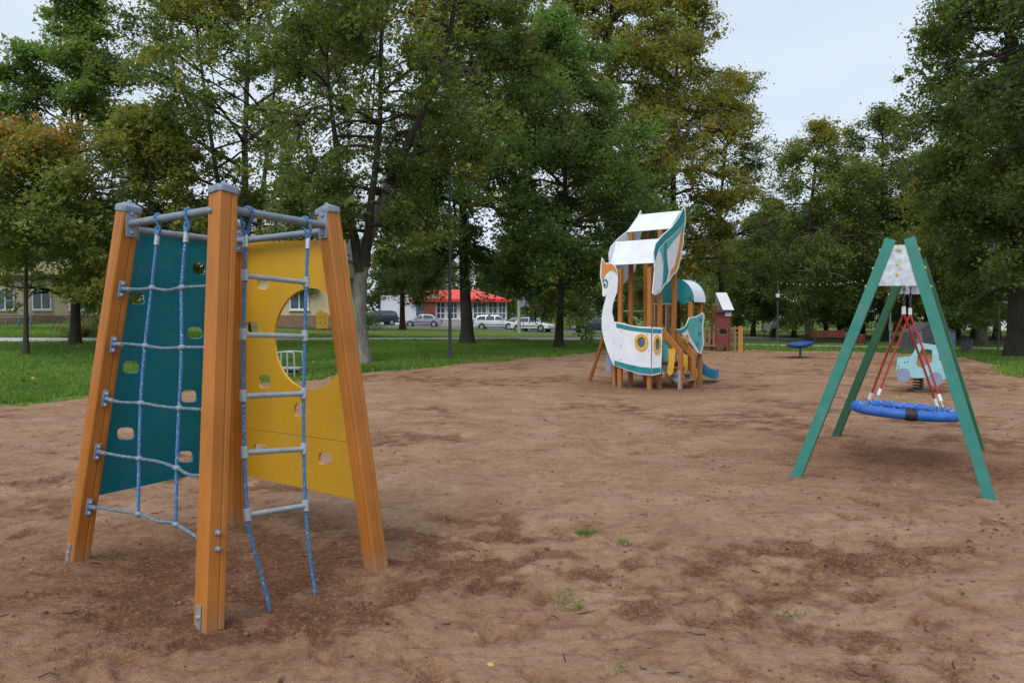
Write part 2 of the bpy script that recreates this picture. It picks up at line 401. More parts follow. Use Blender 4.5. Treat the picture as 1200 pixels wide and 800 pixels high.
# the ground sheet: fine near, coarse towards the horizon
gx = np.concatenate([-np.geomspace(900, 62, 14), np.linspace(-60, 60, 161), np.geomspace(62, 900, 14)])
gy = np.concatenate([np.array([-300, -120, -60, -30]), np.linspace(-16, 130, 171), np.geomspace(134, 2500, 16)])
X, Y = np.meshgrid(gx, gy); sd = sdist(X, Y)+edge_noise(X, Y)
Z = zfun(X, Y)+(fbm(X, Y, .35, 3, 8)-.5)*.12*smooth(0, 3, -sd)-.16*smooth(-.1, 1.2, sd)
m, nt, b = newmat('turf_soil')
v = objco(nt); n1 = tex_noise(nt, .35, 5, v); n2 = tex_noise(nt, 9, 5, v)
r1 = ramp(nt, n1.outputs['Fac'], [(.3, (.09, .14, .03)), (.6, (.14, .20, .042)), (.8, (.17, .19, .065))])
r2 = ramp(nt, n2.outputs['Fac'], [(.3, (.5, .5, .5)), (.7, (1.2, 1.2, 1.2))])
mx = nt.nodes.new('ShaderNodeMix'); mx.data_type = 'RGBA'; mx.blend_type = 'MULTIPLY'; mx.inputs[0].default_value = 1
nt.links.new(r1.outputs['Color'], mx.inputs[6]); nt.links.new(r2.outputs['Color'], mx.inputs[7]); nt.links.new(mx.outputs[2], b.inputs['Base Color'])
b.inputs['Roughness'].default_value = 1; b.inputs['Specular IOR Level'].default_value = .1; bump(nt, b, n2.outputs['Fac'], .8, .05)
M['turf'] = m
o = bpy.data.objects.new('ground', np_mesh('ground', np.stack([X, Y, Z], -1).reshape(-1, 3), grid_faces(len(gx), len(gy)), 4, ['turf'], smo=True))
col.objects.link(o); tag(o, kind='structure')
# the sand: a displaced sheet whose rim dips below the turf
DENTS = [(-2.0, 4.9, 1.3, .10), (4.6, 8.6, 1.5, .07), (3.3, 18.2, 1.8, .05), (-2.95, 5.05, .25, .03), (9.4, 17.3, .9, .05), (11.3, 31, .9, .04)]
_rf = np.random.default_rng(9); FOOTPR = []
for k in range(70):
    yy_ = 2.4+9.5*_rf.random()**1.2; xx_ = (_rf.random()*1.5-.75)*yy_; a_ = _rf.random()*6.28; m_ = _rf.integers(2, 6)
    for j in range(m_):
        sd_ = .12*(1 if j % 2 else -1)
        FOOTPR.append((xx_+math.cos(a_)*.62*j-math.sin(a_)*sd_, yy_+math.sin(a_)*.62*j+math.cos(a_)*sd_, a_+_rf.normal(0, .2), _rf.uniform(.5, 1.15)))
MOUNDS = [(p_.x, p_.y, r_, h_) for p_, r_, h_ in ((onz(245, 736), .17, .028), (onz(90, 657), .20, .035), (onz(441, 664), .18, .03), (onz(272, 616), .16, .02), (onz(933, 559), .16, .025), (onz(1160, 585), .16, .03), (onz(979, 513), .17, .025), (onz(60, 650), .30, .03))]
def sand_z(X, Y):
    d = sdist(X, Y)+edge_noise(X, Y)
    near = 1/(1+(np.hypot(X, Y)/16)**2)
    big = (fbm(X, Y, .28, 3, 21)-.5)*.16
    mid = (fbm(X, Y, 1.5, 3, 31)-.5)*.06
    rid = np.abs(fbm(X, Y*1.5, 3.4, 3, 41)-.5)*2
    foot = -np.clip(.30-rid, 0, 1)*.06
    fine = (fbm(X, Y, 9, 3, 51, .6)-.5)*.026*near
    sel = smooth(.50, .66, fbm(X, Y, .6, 3, 61))
    churn = (np.abs(fbm(X, Y, 6, 3, 71, .6)-.5)*-.11)*sel*near
    z = big+mid+foot+fine+churn
    for fx_, fy_, fa, fl_ in FOOTPR:
        k = (np.abs(X-fx_) < .3) & (np.abs(Y-fy_) < .3)
        if not k.any(): continue
        u = (X[k]-fx_)*math.cos(fa)+(Y[k]-fy_)*math.sin(fa); w = -(X[k]-fx_)*math.sin(fa)+(Y[k]-fy_)*math.cos(fa)
        q = np.sqrt((u/.15)**2+(w/(.052+.012*np.sign(u)))**2); z[k] += fl_*(-.034*np.exp(-q**4)+.018*np.exp(-((q-1.25)/.25)**2))
    footprint_shade = np.zeros_like(X)  # painted shade round each footprint; soft light leaves the relief unseen
    for fx_, fy_, fa, fl_ in FOOTPR:
        k = (np.abs(X-fx_) < .3) & (np.abs(Y-fy_) < .3)
        if k.any():
            u = (X[k]-fx_)*math.cos(fa)+(Y[k]-fy_)*math.sin(fa); w = -(X[k]-fx_)*math.sin(fa)+(Y[k]-fy_)*math.cos(fa)
            footprint_shade[k] = np.maximum(footprint_shade[k], fl_*.55*np.exp(-((np.sqrt((u/.15)**2+(w/.058)**2)-.75)/.38)**2))
    for mx_, my_, mr, mh in MOUNDS:
        q = np.hypot(X-mx_, Y-my_)/mr; z = z+mh*np.exp(-q**2)*(.6+.8*vnoise(X*9, Y*9, 5))
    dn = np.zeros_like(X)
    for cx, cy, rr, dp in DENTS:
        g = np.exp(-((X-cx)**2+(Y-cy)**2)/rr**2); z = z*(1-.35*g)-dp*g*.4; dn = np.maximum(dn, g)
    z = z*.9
    damp_and_shade = np.clip(footprint_shade*fbm(X, Y, 8, 2, 99)*1.3+.75*dn*(.55+.9*fbm(X, Y, 2, 3, 81))+.75*sel*smooth(.36, .70, fbm(X, Y, 5, 4, 91))+1.6*np.clip(.16-rid, 0, 1)+.25*(fbm(X, Y, .3, 3, 95)-.4), 0, 1)  # damp and churned soil, darker furrows, and painted footprint shade
    z = z+zfun(X, Y)-.35*smooth(.25, -.9, d)
    return z, damp_and_shade, d
ny, nx = 640, 520
ty = np.concatenate([np.linspace(-6, 2, 24), np.geomspace(2.05, 42, ny-24)]); hw = np.clip(ty, 3, 99)*.9+2.0
tx = np.linspace(-1, 1, nx)
X = tx[None, :]*hw[:, None]; Y = np.repeat(ty[:, None], nx, 1)
Z, damp_and_shade, d = sand_z(X, Y)
m, nt, b = newmat('sand'); v = objco(nt)
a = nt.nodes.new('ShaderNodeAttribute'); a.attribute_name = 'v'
n1 = tex_noise(nt, 1.3, 6, v, .6); n2 = tex_noise(nt, 14, 6, v, .7); n3 = tex_noise(nt, 110, 3, v)
r1 = ramp(nt, n1.outputs['Fac'], [(.28, (.30, .178, .108)), (.5, (.368, .229, .146)), (.72, (.44, .292, .196))])
r2 = ramp(nt, n2.outputs['Fac'], [(.30, (.40, .35, .32)), (.43, (.88, .86, .84)), (.7, (1.16, 1.16, 1.15))])
r3 = ramp(nt, n3.outputs['Fac'], [(.3, (.8, .8, .8)), (.7, (1.15, 1.15, 1.15))])
def mul(nt, x, y, f=1.0):
    k = nt.nodes.new('ShaderNodeMix'); k.data_type = 'RGBA'; k.blend_type = 'MULTIPLY'; k.inputs[0].default_value = f
    nt.links.new(x, k.inputs[6]); nt.links.new(y, k.inputs[7]); return k.outputs[2]
c = mul(nt, mul(nt, r1.outputs['Color'], r2.outputs['Color'], .8), r3.outputs['Color'], .7)
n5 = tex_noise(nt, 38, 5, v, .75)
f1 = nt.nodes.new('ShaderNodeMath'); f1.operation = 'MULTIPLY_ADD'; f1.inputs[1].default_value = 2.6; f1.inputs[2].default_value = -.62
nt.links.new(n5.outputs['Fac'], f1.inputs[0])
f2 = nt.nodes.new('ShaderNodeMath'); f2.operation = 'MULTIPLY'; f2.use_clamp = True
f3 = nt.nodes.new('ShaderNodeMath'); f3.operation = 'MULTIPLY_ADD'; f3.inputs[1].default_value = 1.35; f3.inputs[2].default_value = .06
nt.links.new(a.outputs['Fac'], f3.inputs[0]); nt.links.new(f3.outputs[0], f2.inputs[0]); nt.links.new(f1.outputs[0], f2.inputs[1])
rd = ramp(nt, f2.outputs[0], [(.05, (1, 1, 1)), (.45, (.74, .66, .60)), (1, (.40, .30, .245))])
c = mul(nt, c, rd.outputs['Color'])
nt.links.new(c, b.inputs['Base Color']); b.inputs['Roughness'].default_value = .95; b.inputs['Specular IOR Level'].default_value = .2
ad = nt.nodes.new('ShaderNodeMath'); ad.operation = 'MULTIPLY_ADD'; ad.inputs[1].default_value = 2.5
nt.links.new(n2.outputs['Fac'], ad.inputs[0]); nt.links.new(n3.outputs['Fac'], ad.inputs[2]); bump(nt, b, ad.outputs[0], 1.0, .016)
M['sand'] = m
o = bpy.data.objects.new('sand_ground', np_mesh('sand_ground', np.stack([X, Y, Z], -1).reshape(-1, 3), grid_faces(nx, ny), 4, ['sand'], damp_and_shade.ravel(), True))
col.objects.link(o); tag(o, kind='structure')
def sz(x, y):
    z, _, d = sand_z(np.array([float(x)]), np.array([float(y)])); return float(z[0])

def strip(name, pts, w, m, lift=.03, n=40):
    P = catmull([Vector((x, y, 0)) for x, y in pts], 12, False); vs, fs = [], []
    for i, p in enumerate(P):
        d = (P[min(i+1, len(P)-1)]-P[max(i-1, 0)]).normalized(); s_ = Vector((-d.y, d.x, 0))
        for k in range(5):
            q = p+s_*(w*(k/4-.5)); vs.append((q.x, q.y, gz(q.x, q.y)+lift+.05*(1 if 0 < k < 4 else -2.4)))
    for i in range(len(P)-1):
        for k in range(4): fs.append((i*5+k, i*5+k+1, (i+1)*5+k+1, (i+1)*5+k))
    b_ = MB(); b_.add(vs, fs); return tag(b_.build(name, m, smo=True, fix=True), kind='structure')
FOOTP = [(-60, 36.5), (-40, 36.5), (-24, 37.5), (-8, 43.5), (4, 52), (16, 64)]
strip('footpath', FOOTP, 2.3, 'path')
strip('park_path', [(6, 47.5), (14, 45), (24, 43.5), (34, 43), (60, 43)], 1.7, 'path')
strip('road', [(-60, 86), (-20, 84), (0, 82), (14, 72), (30, 63), (80, 50)], 9.0, 'asphalt', .02)
strip('parking_lot', [(-40, 93), (-12, 92), (10, 90)], 11, 'asphalt', .016)

# ------------------------------------------------------------------ buildings far left and centre
def window(mb_parent, c, w, h, nrm, frame='white_paint', nx_=2, ny_=1, depth=.08):
    """window unit centred at c on a wall facing nrm: frame part with a pane sub-part"""
    n = Vector(nrm).normalized(); a = Vector((0, 0, 1)).cross(n).normalized(); z = Vector((0, 0, 1)); c = Vector(c)
    rot = Matrix((a, n, z)).transposed(); f = MB(); t = .09
    for k in range(nx_+1): f.box(c+a*(w*(k/nx_-.5))+n*.02, (t, depth, h+t), rot)
    for k in range(ny_+1): f.box(c+z*(h*(k/ny_-.5))+n*.017, (w-t*.9, depth, t), rot)
    f.box(c-z*(h/2+.09)+n*.06, (w+.25, .22, .06), rot)
    fo = f.build('window', frame, mb_parent)
    g = MB().box(c+n*.0, (w, .03, h), rot); g.build('pane', 'glass', fo)
    return fo
# single storey beige building
y0 = 58.0; z0 = gz(-38, 58)
hb = thing('beige_building', (-30, y0, z0-.3), 'long beige single storey building with a pale yellow fascia behind the trees', 'building')
w0, w1 = -62.0, -13.2
mb = MB(); mb.box(((w0+w1)/2, y0+5, z0+1.5), (w1-w0, 10, 3.95)); wall = mb.build('wall', 'beige', hb)
MB().box(((w0+w1)/2, y0+4.95, z0+3.53), (w1-w0+.5, 10.6, .12)).build('cornice', 'brown', hb)
rf = MB().box(((w0+w1)/2, y0+5, z0+4.22), (w1-w0+.2, 10.3, 1.24)).build('fascia', 'cream', hb)
MB().box(((w0+w1)/2, y0+5, z0+4.90), (w1-w0+.45, 10.55, .10)).build('roof_edge', 'brown', hb)
MB().box(((w0+w1)/2, y0-.06, z0+.1), (w1-w0, .1, .9)).build('plinth', 'brown', hb)
for k in range(-8, 9):
    xw = -38.2+2.77*k
    if w0+1 < xw < w1-1: window(hb, (xw, y0-.03, z0+1.75), 1.35, 1.5, (0, -1, 0))
aw = MB(); aw.add([(-17.6, y0-.05, z0+3.0), (-14.6, y0-.05, z0+3.0), (-14.6, y0-.9, z0+2.72), (-17.6, y0-.9, z0+2.72), (-17.6, y0-.05, z0+2.94), (-14.6, y0-.05, z0+2.94), (-14.6, y0-.9, z0+2.66), (-17.6, y0-.9, z0+2.66)],
   [(0, 1, 2, 3), (7, 6, 5, 4), (0, 3, 7, 4), (1, 5, 6, 2), (3, 2, 6, 7), (0, 4, 5, 1)]); aw.build('awning', 'red', hb, fix=True)
# apartment block behind the multi-stemmed tree
y1 = 104.0; zb = gz(-30, 104)
ab = thing('apartment_block', (-32, y1, zb), 'grey brown flat roofed apartment block seen through leaves above the orange posts', 'building')
MB().box((-33.5, y1+6, zb+7.6), (20, 12, 16.2)).build('wall', 'block', ab)
MB().box((-33.5, y1+6, zb+15.95), (21, 13, .5)).build('roof', 'brown', ab)
MB().box((-25.5, y1+4, zb+17.1), (1.6, 1.2, 1.8)).build('chimney', 'block', ab)
for fl in range(5):
    for k in range(6): window(ab, (-41.2+2.9*k, y1-.03, zb+1.9+2.95*fl), 1.5, 1.5, (0, -1, 0))
# pale grey shop with a red hipped roof
ys = 97.0; zs = gz(-8, 97)
sh = thing('shop_building', (-8, ys, zs), 'pale grey shop with a bright red hipped roof and white gridded windows', 'building')
def sx(px, y=ys): return (px-600)/FPX*y
xa, xb, xc = sx(446), sx(512), sx(594)
MB().box(((xa+xb)/2, ys+4, zs+1.85), (xb-xa, 8, 4.1)).build('side_wing', 'shop_wall', sh)
MB().box(((xb+xc)/2+.05, ys+4.3, zs+1.55), (xc-xb-.1, 7.6, 3.4)).build('wall', 'shop_wall', sh)
rb = MB(); e0, e1 = sx(480), xc+.5; rz = zs+3.3
rb.add([(e0, ys-.6, rz), (e1, ys-.6, rz), (e1, ys+9, rz), (e0, ys+9, rz), (e0+1, ys+4.2, rz+1.5), (e1-4.6, ys+4.2, rz+1.5)], [(0, 1, 5, 4), (1, 2, 5), (2, 3, 4, 5), (3, 0, 4), (3, 2, 1, 0)])
rb.build('roof', 'red_roof', sh, fix=True)
MB().box(((e0+e1)/2, ys-.62, rz-.02), (e1-e0+.1, .12, .34)).build('fascia', 'red_roof', sh)
MB().box((sx(503), ys-.16, zs+1.55), (1.5, .3, 3.1)).build('red_door_panel', 'red', sh)
MB().box((sx(495), ys-.1, zs+1.6), (1.5, .2, 3.2)).build('doorway', 'glass', sh)
for p0, p1 in ((511, 521.5), (523, 536), (538, 550), (554, 570), (572, 583), (584, 593)):
    window(sh, ((sx(p0)+sx(p1))/2, ys+.47, zs+2.02), sx(p1)-sx(p0)-.12, 2.1, (0, -1, 0), nx_=3 if p1-p0 > 11 else 2, ny_=3)
MB().box(((xb+xc)/2, ys+.44, zs+.42), (xc-xb, .2, .9)).build('plinth', 'concrete', sh)
# pale building far right beyond the alley
yf = 118.0
fb = thing('pale_building', (76, yf, -.3), 'pale building glimpsed between dark trunks at the far right edge', 'building')
MB().box((79, yf+4, 2.4), (9, 8, 5.6)).build('wall', 'white_paint', fb)
MB().box((79, yf+4, 5.35), (9.8, 8.8, .3)).build('roof', 'brown', fb)
for k in range(3): window(fb, (76.2+2.7*k, yf-.03, 2.3), 1.4, 1.6, (0, -1, 0))

# ------------------------------------------------------------------ trees
def tubes_np(T):
    """T: list of (pts (n,3), radii (n,), sides) -> verts, quad indices"""
    V, F, k0 = [], [], 0
    for P, r, ns in T:
        n = len(P); D = np.gradient(P, axis=0); D /= np.linalg.norm(D, axis=1, keepdims=True)+1e-9
        ref = np.where(np.abs(D[:, 2:3]) > .9, np.array([[1., 0, 0]]), np.array([[0, 0, 1.]]))
        ref[:] = ref[n//2]
        A = np.cross(D, ref); A /= np.linalg.norm(A, axis=1, keepdims=True)+1e-9; B = np.cross(D, A)
        th = np.arange(ns)*2*np.pi/ns
        V.append((P[:, None]+r[:, None, None]*(A[:, None]*np.cos(th)[None, :, None]+B[:, None]*np.sin(th)[None, :, None])).reshape(-1, 3))
        i = np.arange(n-1)[:, None]*ns; k = np.arange(ns)[None]; k2 = (k+1) % ns
        F.append((np.stack([i+k, i+k2, i+ns+k2, i+ns+k], -1)+k0).reshape(-1)); k0 += n*ns
    return np.concatenate(V), np.concatenate(F)
def leaves_np(rg, C, rad, n, size, vbase, vspread, droop=.3):
    """n leaf blades spread round cluster centres C"""
    idx = rg.integers(0, len(C), n)
    off = rg.normal(0, 1, (n, 3))*rad[idx][:, None]*np.array([1, 1, .62])*.62
    P = C[idx]+off
    nr = rg.normal(0, 1, (n, 3)); nr[:, 2] = np.abs(nr[:, 2])+.35; nr /= np.linalg.norm(nr, axis=1, keepdims=True)
    a = rg.normal(0, 1, (n, 3)); a[:, 2] -= droop*1.5; a -= nr*(a*nr).sum(1, keepdims=True); a /= np.linalg.norm(a, axis=1, keepdims=True)
    bb = np.cross(nr, a); L = size*rg.lognormal(-.05, .38, n)[:, None]*.5; W = L*.66
    V = np.stack([P+bb*W*1.15-a*L*.6, P+a*L, P-bb*W*1.15-a*L*.6], 1).reshape(-1, 3)
    v = np.clip(vbase[idx]+rg.normal(0, vspread, n), 0, 1)
    return V, np.arange(3*n), v
def rot_to(d, ang, az):
    d = d/np.linalg.norm(d); a = np.cross(d, [0, 0, 1.]) if abs(d[2]) < .95 else np.array([1., 0, 0]); a /= np.linalg.norm(a); b = np.cross(d, a)
    return d*math.cos(ang)+(a*math.cos(az)+b*math.sin(az))*math.sin(ang)
def tree_meshes(seed, H, Rr, cb, tr, n_limb=46, n_leaf=40000, leaf=.15, bark='bark', leafm='leaf_lime', leaders=None, up=.55, droop=.25, shape=.5, vmid=.45, vgrad=.2, gap=.30, spread=.5, clump=1.0, sub=7, vs=.12, shade_bark=None):
    rg = np.random.default_rng(seed); T = []; C = []; rad = []
    if leaders is None: leaders = [[(0, 0, 0), (.02*H*rg.normal(), .02*H*rg.normal(), H*.5), (.03*H*rg.normal(), .03*H*rg.normal(), H*.97)]]
    LD = []
    for li, ld in enumerate(leaders):
        P = np.array([tuple(p) for p in catmull([Vector(p) for p in ld], 9, False)])
        P[1:, :2] += np.cumsum(rg.normal(0, .018*tr/.3, (len(P)-1, 2)), 0)
        z = P[:, 2]; t = np.linspace(0, 1, len(P))
        r = tr*(1-.93*t**.85)*(1 if li == 0 else .62)
        if li == 0 or ld[0][2] < .1: r = r*(1+.55*np.exp(-z/.35))
        P[0, 2] -= .35; T.append((P, np.maximum(r, .015), 10)); LD.append((P, r))
    ga = rg.random()*6
    for i in range(n_limb):
        t = ((i+rg.random())/n_limb)**.9; h = cb+(H-cb)*t*.98
        P, r = LD[i % len(LD)]
        k = int(np.clip(np.searchsorted(P[:, 2], h-.12*Rr*(1-t)), 1, len(P)-2)); s0 = P[k]
        prof = (1-t)**(shape)*(.42+.58*min(1, t*3.2)); prof = max(prof, .14)
        L = Rr*prof*rg.choice([rg.uniform(.5, .8), rg.uniform(.8, 1.1), rg.uniform(1.05, 1.4)]); ga += 2.39996+rg.normal(0, .35)
        el = up*(.35+.9*t)+rg.normal(0, .16); d = np.array([math.cos(ga)*math.cos(el), math.sin(ga)*math.cos(el), math.sin(el)])
        s = np.linspace(0, 1, 7)[:, None]
        Q = s0+d*L*s+np.array([0, 0, -1.])*(droop*L*s**2.2)+np.cumsum(rg.normal(0, .035*L, (7, 3)), 0)*s
        r0 = min(r[k]*.62, .022*L+.02); T.append((Q, r0*(1-.85*s[:, 0])+.006, 6))
        for j in range(max(2, int(round(sub*min(1, L/(.62*Rr)))))):
            q = rg.uniform(.28, 1.0); kk = min(5, int(q*6)); p0 = Q[kk]+(Q[kk+1]-Q[kk])*(q*6-kk)
            dd = rot_to(Q[kk+1]-Q[kk], rg.uniform(.4, 1.0), rg.random()*6.283); L2 = L*rg.uniform(.22, .42)*(1.15-.5*q)+.25
            s2 = np.linspace(0, 1, 4)[:, None]; W = p0+dd*L2*s2+np.array([0, 0, -1.])*(droop*.8*L2*s2**2)+rg.normal(0, .05*L2, (4, 3))*s2
            T.append((W, (r0*.4+.004)*(1-.8*s2[:, 0])+.003, 4))
            if rg.random() < gap: continue
            for w in (W[1]*.4+W[2]*.6, W[3], W[2]*.5+W[3]*.5+rg.normal(0, .16*L2, 3), W[1]+rg.normal(0, .18*L2, 3), W[3]+rg.normal(0, .25*L2, 3)):
                C.append(w); rad.append(rg.uniform(.35, 1.15)*spread)
        if rg.random() > gap: C.append(Q[-1]); rad.append(spread)
    for P, r in LD: C.append(P[-1]); rad.append(spread*.8)
    C = np.array(C); rad = np.array(rad)*clump
    keep = fbm(C[:, 0]*1.0+C[:, 2]*.7, C[:, 1]+C[:, 2]*.5, .45, 2, seed) > .5-.28*(1-gap); C, rad = C[keep], rad[keep]
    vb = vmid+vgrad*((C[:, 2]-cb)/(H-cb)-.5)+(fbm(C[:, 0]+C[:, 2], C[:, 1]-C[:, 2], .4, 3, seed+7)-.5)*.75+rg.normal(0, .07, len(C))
    V, F = tubes_np(T); tm = np_mesh('trunk', V, F, 4, [bark, shade_bark or bark], smo=True)
    if shade_bark:  # upper trunk and limbs: crown shade painted in as a darker bark
        mi = np.ones(len(F)//4, dtype=np.int32); mi[:(len(T[0][0])//2)*10] = 0; tm.polygons.foreach_set('material_index', mi)
    V, F, vv = leaves_np(rg, C, rad, int(n_leaf*1.42), leaf*.87, vb, vs); cm = np_mesh('crown', V, F, 3, [leafm], vv)
    return tm, cm
def put_tree(name, loc, meshes, label, cat='tree', group=None, rz=0, sc=1.0, scz=None):
    t = thing(name, loc, label, cat, group); t.rotation_euler = (0, 0, rz); t.scale = (sc, sc, scz or sc)
    for nm, me in zip(('trunk', 'crown'), meshes):
        o = bpy.data.objects.new(nm, me); col.objects.link(o); o.parent = t
    return t
# --- the named trees along the left lawn
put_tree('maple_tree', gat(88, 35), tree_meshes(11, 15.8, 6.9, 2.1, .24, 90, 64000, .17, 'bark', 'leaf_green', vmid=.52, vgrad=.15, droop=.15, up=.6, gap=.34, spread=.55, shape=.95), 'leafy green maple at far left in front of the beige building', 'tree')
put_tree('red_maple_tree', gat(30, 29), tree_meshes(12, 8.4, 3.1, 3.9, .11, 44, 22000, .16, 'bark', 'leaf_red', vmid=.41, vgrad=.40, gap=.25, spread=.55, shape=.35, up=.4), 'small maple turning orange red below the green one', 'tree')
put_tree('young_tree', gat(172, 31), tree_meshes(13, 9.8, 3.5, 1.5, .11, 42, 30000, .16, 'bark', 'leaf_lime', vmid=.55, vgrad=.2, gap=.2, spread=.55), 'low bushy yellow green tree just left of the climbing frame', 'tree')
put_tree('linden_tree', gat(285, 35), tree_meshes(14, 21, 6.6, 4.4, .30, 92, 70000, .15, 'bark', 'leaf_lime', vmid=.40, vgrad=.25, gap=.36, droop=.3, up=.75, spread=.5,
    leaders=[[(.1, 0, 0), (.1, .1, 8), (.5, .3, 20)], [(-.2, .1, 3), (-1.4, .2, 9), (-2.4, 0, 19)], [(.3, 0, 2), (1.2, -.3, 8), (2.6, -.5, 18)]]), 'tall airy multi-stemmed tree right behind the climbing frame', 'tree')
put_tree('leaning_tree', gat(423, 25.6), tree_meshes(15, 18, 5.8, 4.9, .31, 92, 84000, .13, 'bark_grey', 'leaf_dark', shade_bark='bark', vs=.19, vmid=.58, vgrad=.2, gap=.27, droop=.42, up=.5, spread=.5,
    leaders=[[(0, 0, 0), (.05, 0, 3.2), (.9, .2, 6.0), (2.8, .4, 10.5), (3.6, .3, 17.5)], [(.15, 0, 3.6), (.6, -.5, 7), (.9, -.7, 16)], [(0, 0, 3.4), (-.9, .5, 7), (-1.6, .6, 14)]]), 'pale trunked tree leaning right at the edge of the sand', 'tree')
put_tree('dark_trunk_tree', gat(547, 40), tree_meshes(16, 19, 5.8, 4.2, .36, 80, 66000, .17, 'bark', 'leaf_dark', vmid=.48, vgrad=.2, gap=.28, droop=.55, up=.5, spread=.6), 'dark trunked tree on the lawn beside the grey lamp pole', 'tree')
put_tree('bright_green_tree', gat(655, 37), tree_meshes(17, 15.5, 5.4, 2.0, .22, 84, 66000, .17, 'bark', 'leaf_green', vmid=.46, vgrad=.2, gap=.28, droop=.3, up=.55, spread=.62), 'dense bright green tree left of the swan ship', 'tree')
put_tree('golden_linden_tree', gat(714, 47), tree_meshes(18, 31, 6.8, 3.6, .36, 124, 90000, .19, 'bark_grey', 'leaf_yellow', shade_bark='bark_mid', shape=.38, vmid=.46, vgrad=.15, gap=.30, droop=.4, up=.6, spread=.62, sub=7), 'tall yellowing tree with a pale trunk behind the swan ship', 'tree')
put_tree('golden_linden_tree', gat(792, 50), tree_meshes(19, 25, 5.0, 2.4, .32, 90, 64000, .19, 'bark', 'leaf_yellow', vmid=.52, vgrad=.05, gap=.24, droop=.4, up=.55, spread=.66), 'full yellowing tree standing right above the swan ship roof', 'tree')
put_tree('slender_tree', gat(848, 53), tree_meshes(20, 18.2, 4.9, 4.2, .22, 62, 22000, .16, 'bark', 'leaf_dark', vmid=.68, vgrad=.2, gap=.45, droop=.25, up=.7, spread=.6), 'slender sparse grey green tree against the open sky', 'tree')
# --- right hand side
put_tree('linden_tree', gat(1192, 31.5), tree_meshes(21, 22, 4.3, 3.2, .42, 100, 90000, .16, 'bark', 'leaf_lime', vmid=.28, vgrad=.1, gap=.24, droop=.45, up=.55, spread=.6), 'large dark tree with a thick trunk at the right edge', 'tree')
put_tree('linden_tree', gat(1290, 25), tree_meshes(22, 20, 4.6, 3.6, .40, 60, 44000, .15, 'bark', 'leaf_dark', vmid=.40, vgrad=.1, gap=.26, droop=.4, spread=.6), 'tree just outside the right edge whose boughs reach in', 'tree')
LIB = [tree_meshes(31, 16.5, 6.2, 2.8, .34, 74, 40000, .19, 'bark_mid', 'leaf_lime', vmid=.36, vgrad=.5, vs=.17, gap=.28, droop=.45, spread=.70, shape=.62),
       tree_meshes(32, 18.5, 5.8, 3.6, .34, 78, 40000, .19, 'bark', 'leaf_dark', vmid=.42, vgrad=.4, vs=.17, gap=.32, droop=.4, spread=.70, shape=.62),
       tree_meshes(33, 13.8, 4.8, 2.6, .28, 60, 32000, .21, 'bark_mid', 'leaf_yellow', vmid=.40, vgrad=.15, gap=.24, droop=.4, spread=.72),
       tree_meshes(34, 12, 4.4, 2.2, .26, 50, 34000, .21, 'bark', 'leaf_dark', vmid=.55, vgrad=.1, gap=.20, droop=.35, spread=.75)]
# px, depth, library index, scale, turn, label
ROW = [(948, 57, 0, 1.0, .3, 'olive topped tree left of the green swing frame'), (1036, 60, 1, 1.0, 1.2, 'tall dark tree directly behind the green swing frame'),
       (1104, 56, 2, 1.0, 2.0, 'yellow topped tree right of the green swing frame'), (1150, 46, 0, .92, 4.0, 'dark olive tree beside the large right edge tree'),
       (882, 72, 3, .95, .9, 'low distant tree at the foot of the sky gap')]
for px, d_, k, s_, rz, lb in ROW: put_tree('alley_tree', gat(px, d_), LIB[k], lb, 'tree', 'trees lining the park alley', rz, s_)
FARR = [(905, 74, 1, .74), (930, 70, 3, .9), (968, 78, 3, 1.0), (985, 66, 3, .85), (1010, 74, 0, .95), (1062, 70, 3, 1.05), (1085, 82, 1, .95), (1122, 72, 3, 1.1), (1140, 62, 3, .95), (1168, 66, 0, .95), (1205, 74, 3, 1.1),
        (1225, 52, 1, 1.0), (895, 96, 0, .8), (950, 100, 1, .95), (1000, 98, 3, 1.2), (1050, 102, 0, 1.1), (1100, 104, 3, 1.2), (1145, 92, 1, 1.0), (1290, 60, 0, 1.1), (1255, 84, 3, 1.2), (862, 82, 3, .85)]
FARLAB = {905: 'dark tree just behind the park lamp and standing person', 930: 'shady tree behind the blue spinner disc', 985: 'shady tree rising behind the red park bench', 1062: 'dark tree directly behind the green swing gusset plate',
          1122: 'dark tree behind the grey angular hut', 1140: 'dark tree behind the squat concrete bin', 1168: 'dark tree behind the thin lamp post at right', 862: 'dark tree directly behind the red playhouse tower', 1225: 'dark tree half hidden by the thick right edge trunk'}
for i, (px, d_, k, s_) in enumerate(FARR):
    lb = FARLAB.get(px, 'dark trunked tree in the shady background rows on the right')
    put_tree('far_alley_tree', gat(px, d_), LIB[k], lb, 'tree', 'trees in the shady rows on the right', i*1.7, s_)
FARL = [(-70, 50, 1, .9), (-25, 74, 3, 1.0), (130, 78, 3, 1.0), (350, 116, 3, .85), (462, 112, 3, .9), (472, 66, 1, .8), (590, 118, 3, 1.15), (505, 122, 3, 1.2)]
for i, (px, d_, k, s_) in enumerate(FARL):
    put_tree('far_street_tree', gat(px, d_), LIB[k], {-70: 'tree at the far left edge in front of the beige building', -25: 'dark tree rising behind the left end of the beige building', 130: 'tree rising behind the beige building left of the climbing frame', 472: 'dark tree in front of the shop roof, between the pale and the dark trunk'}.get(px, 'distant tree rising behind the shop and apartment block roofs'), 'tree', 'background trees beyond the footpath', i*2.1, s_)
MIDB = [(625, 108, 3, .9), (645, 100, 2, .7), (668, 104, 3, .85), (690, 98, 0, .75), (735, 100, 3, .9), (770, 90, 3, .95), (812, 96, 0, .9), (845, 104, 3, 1.0)]
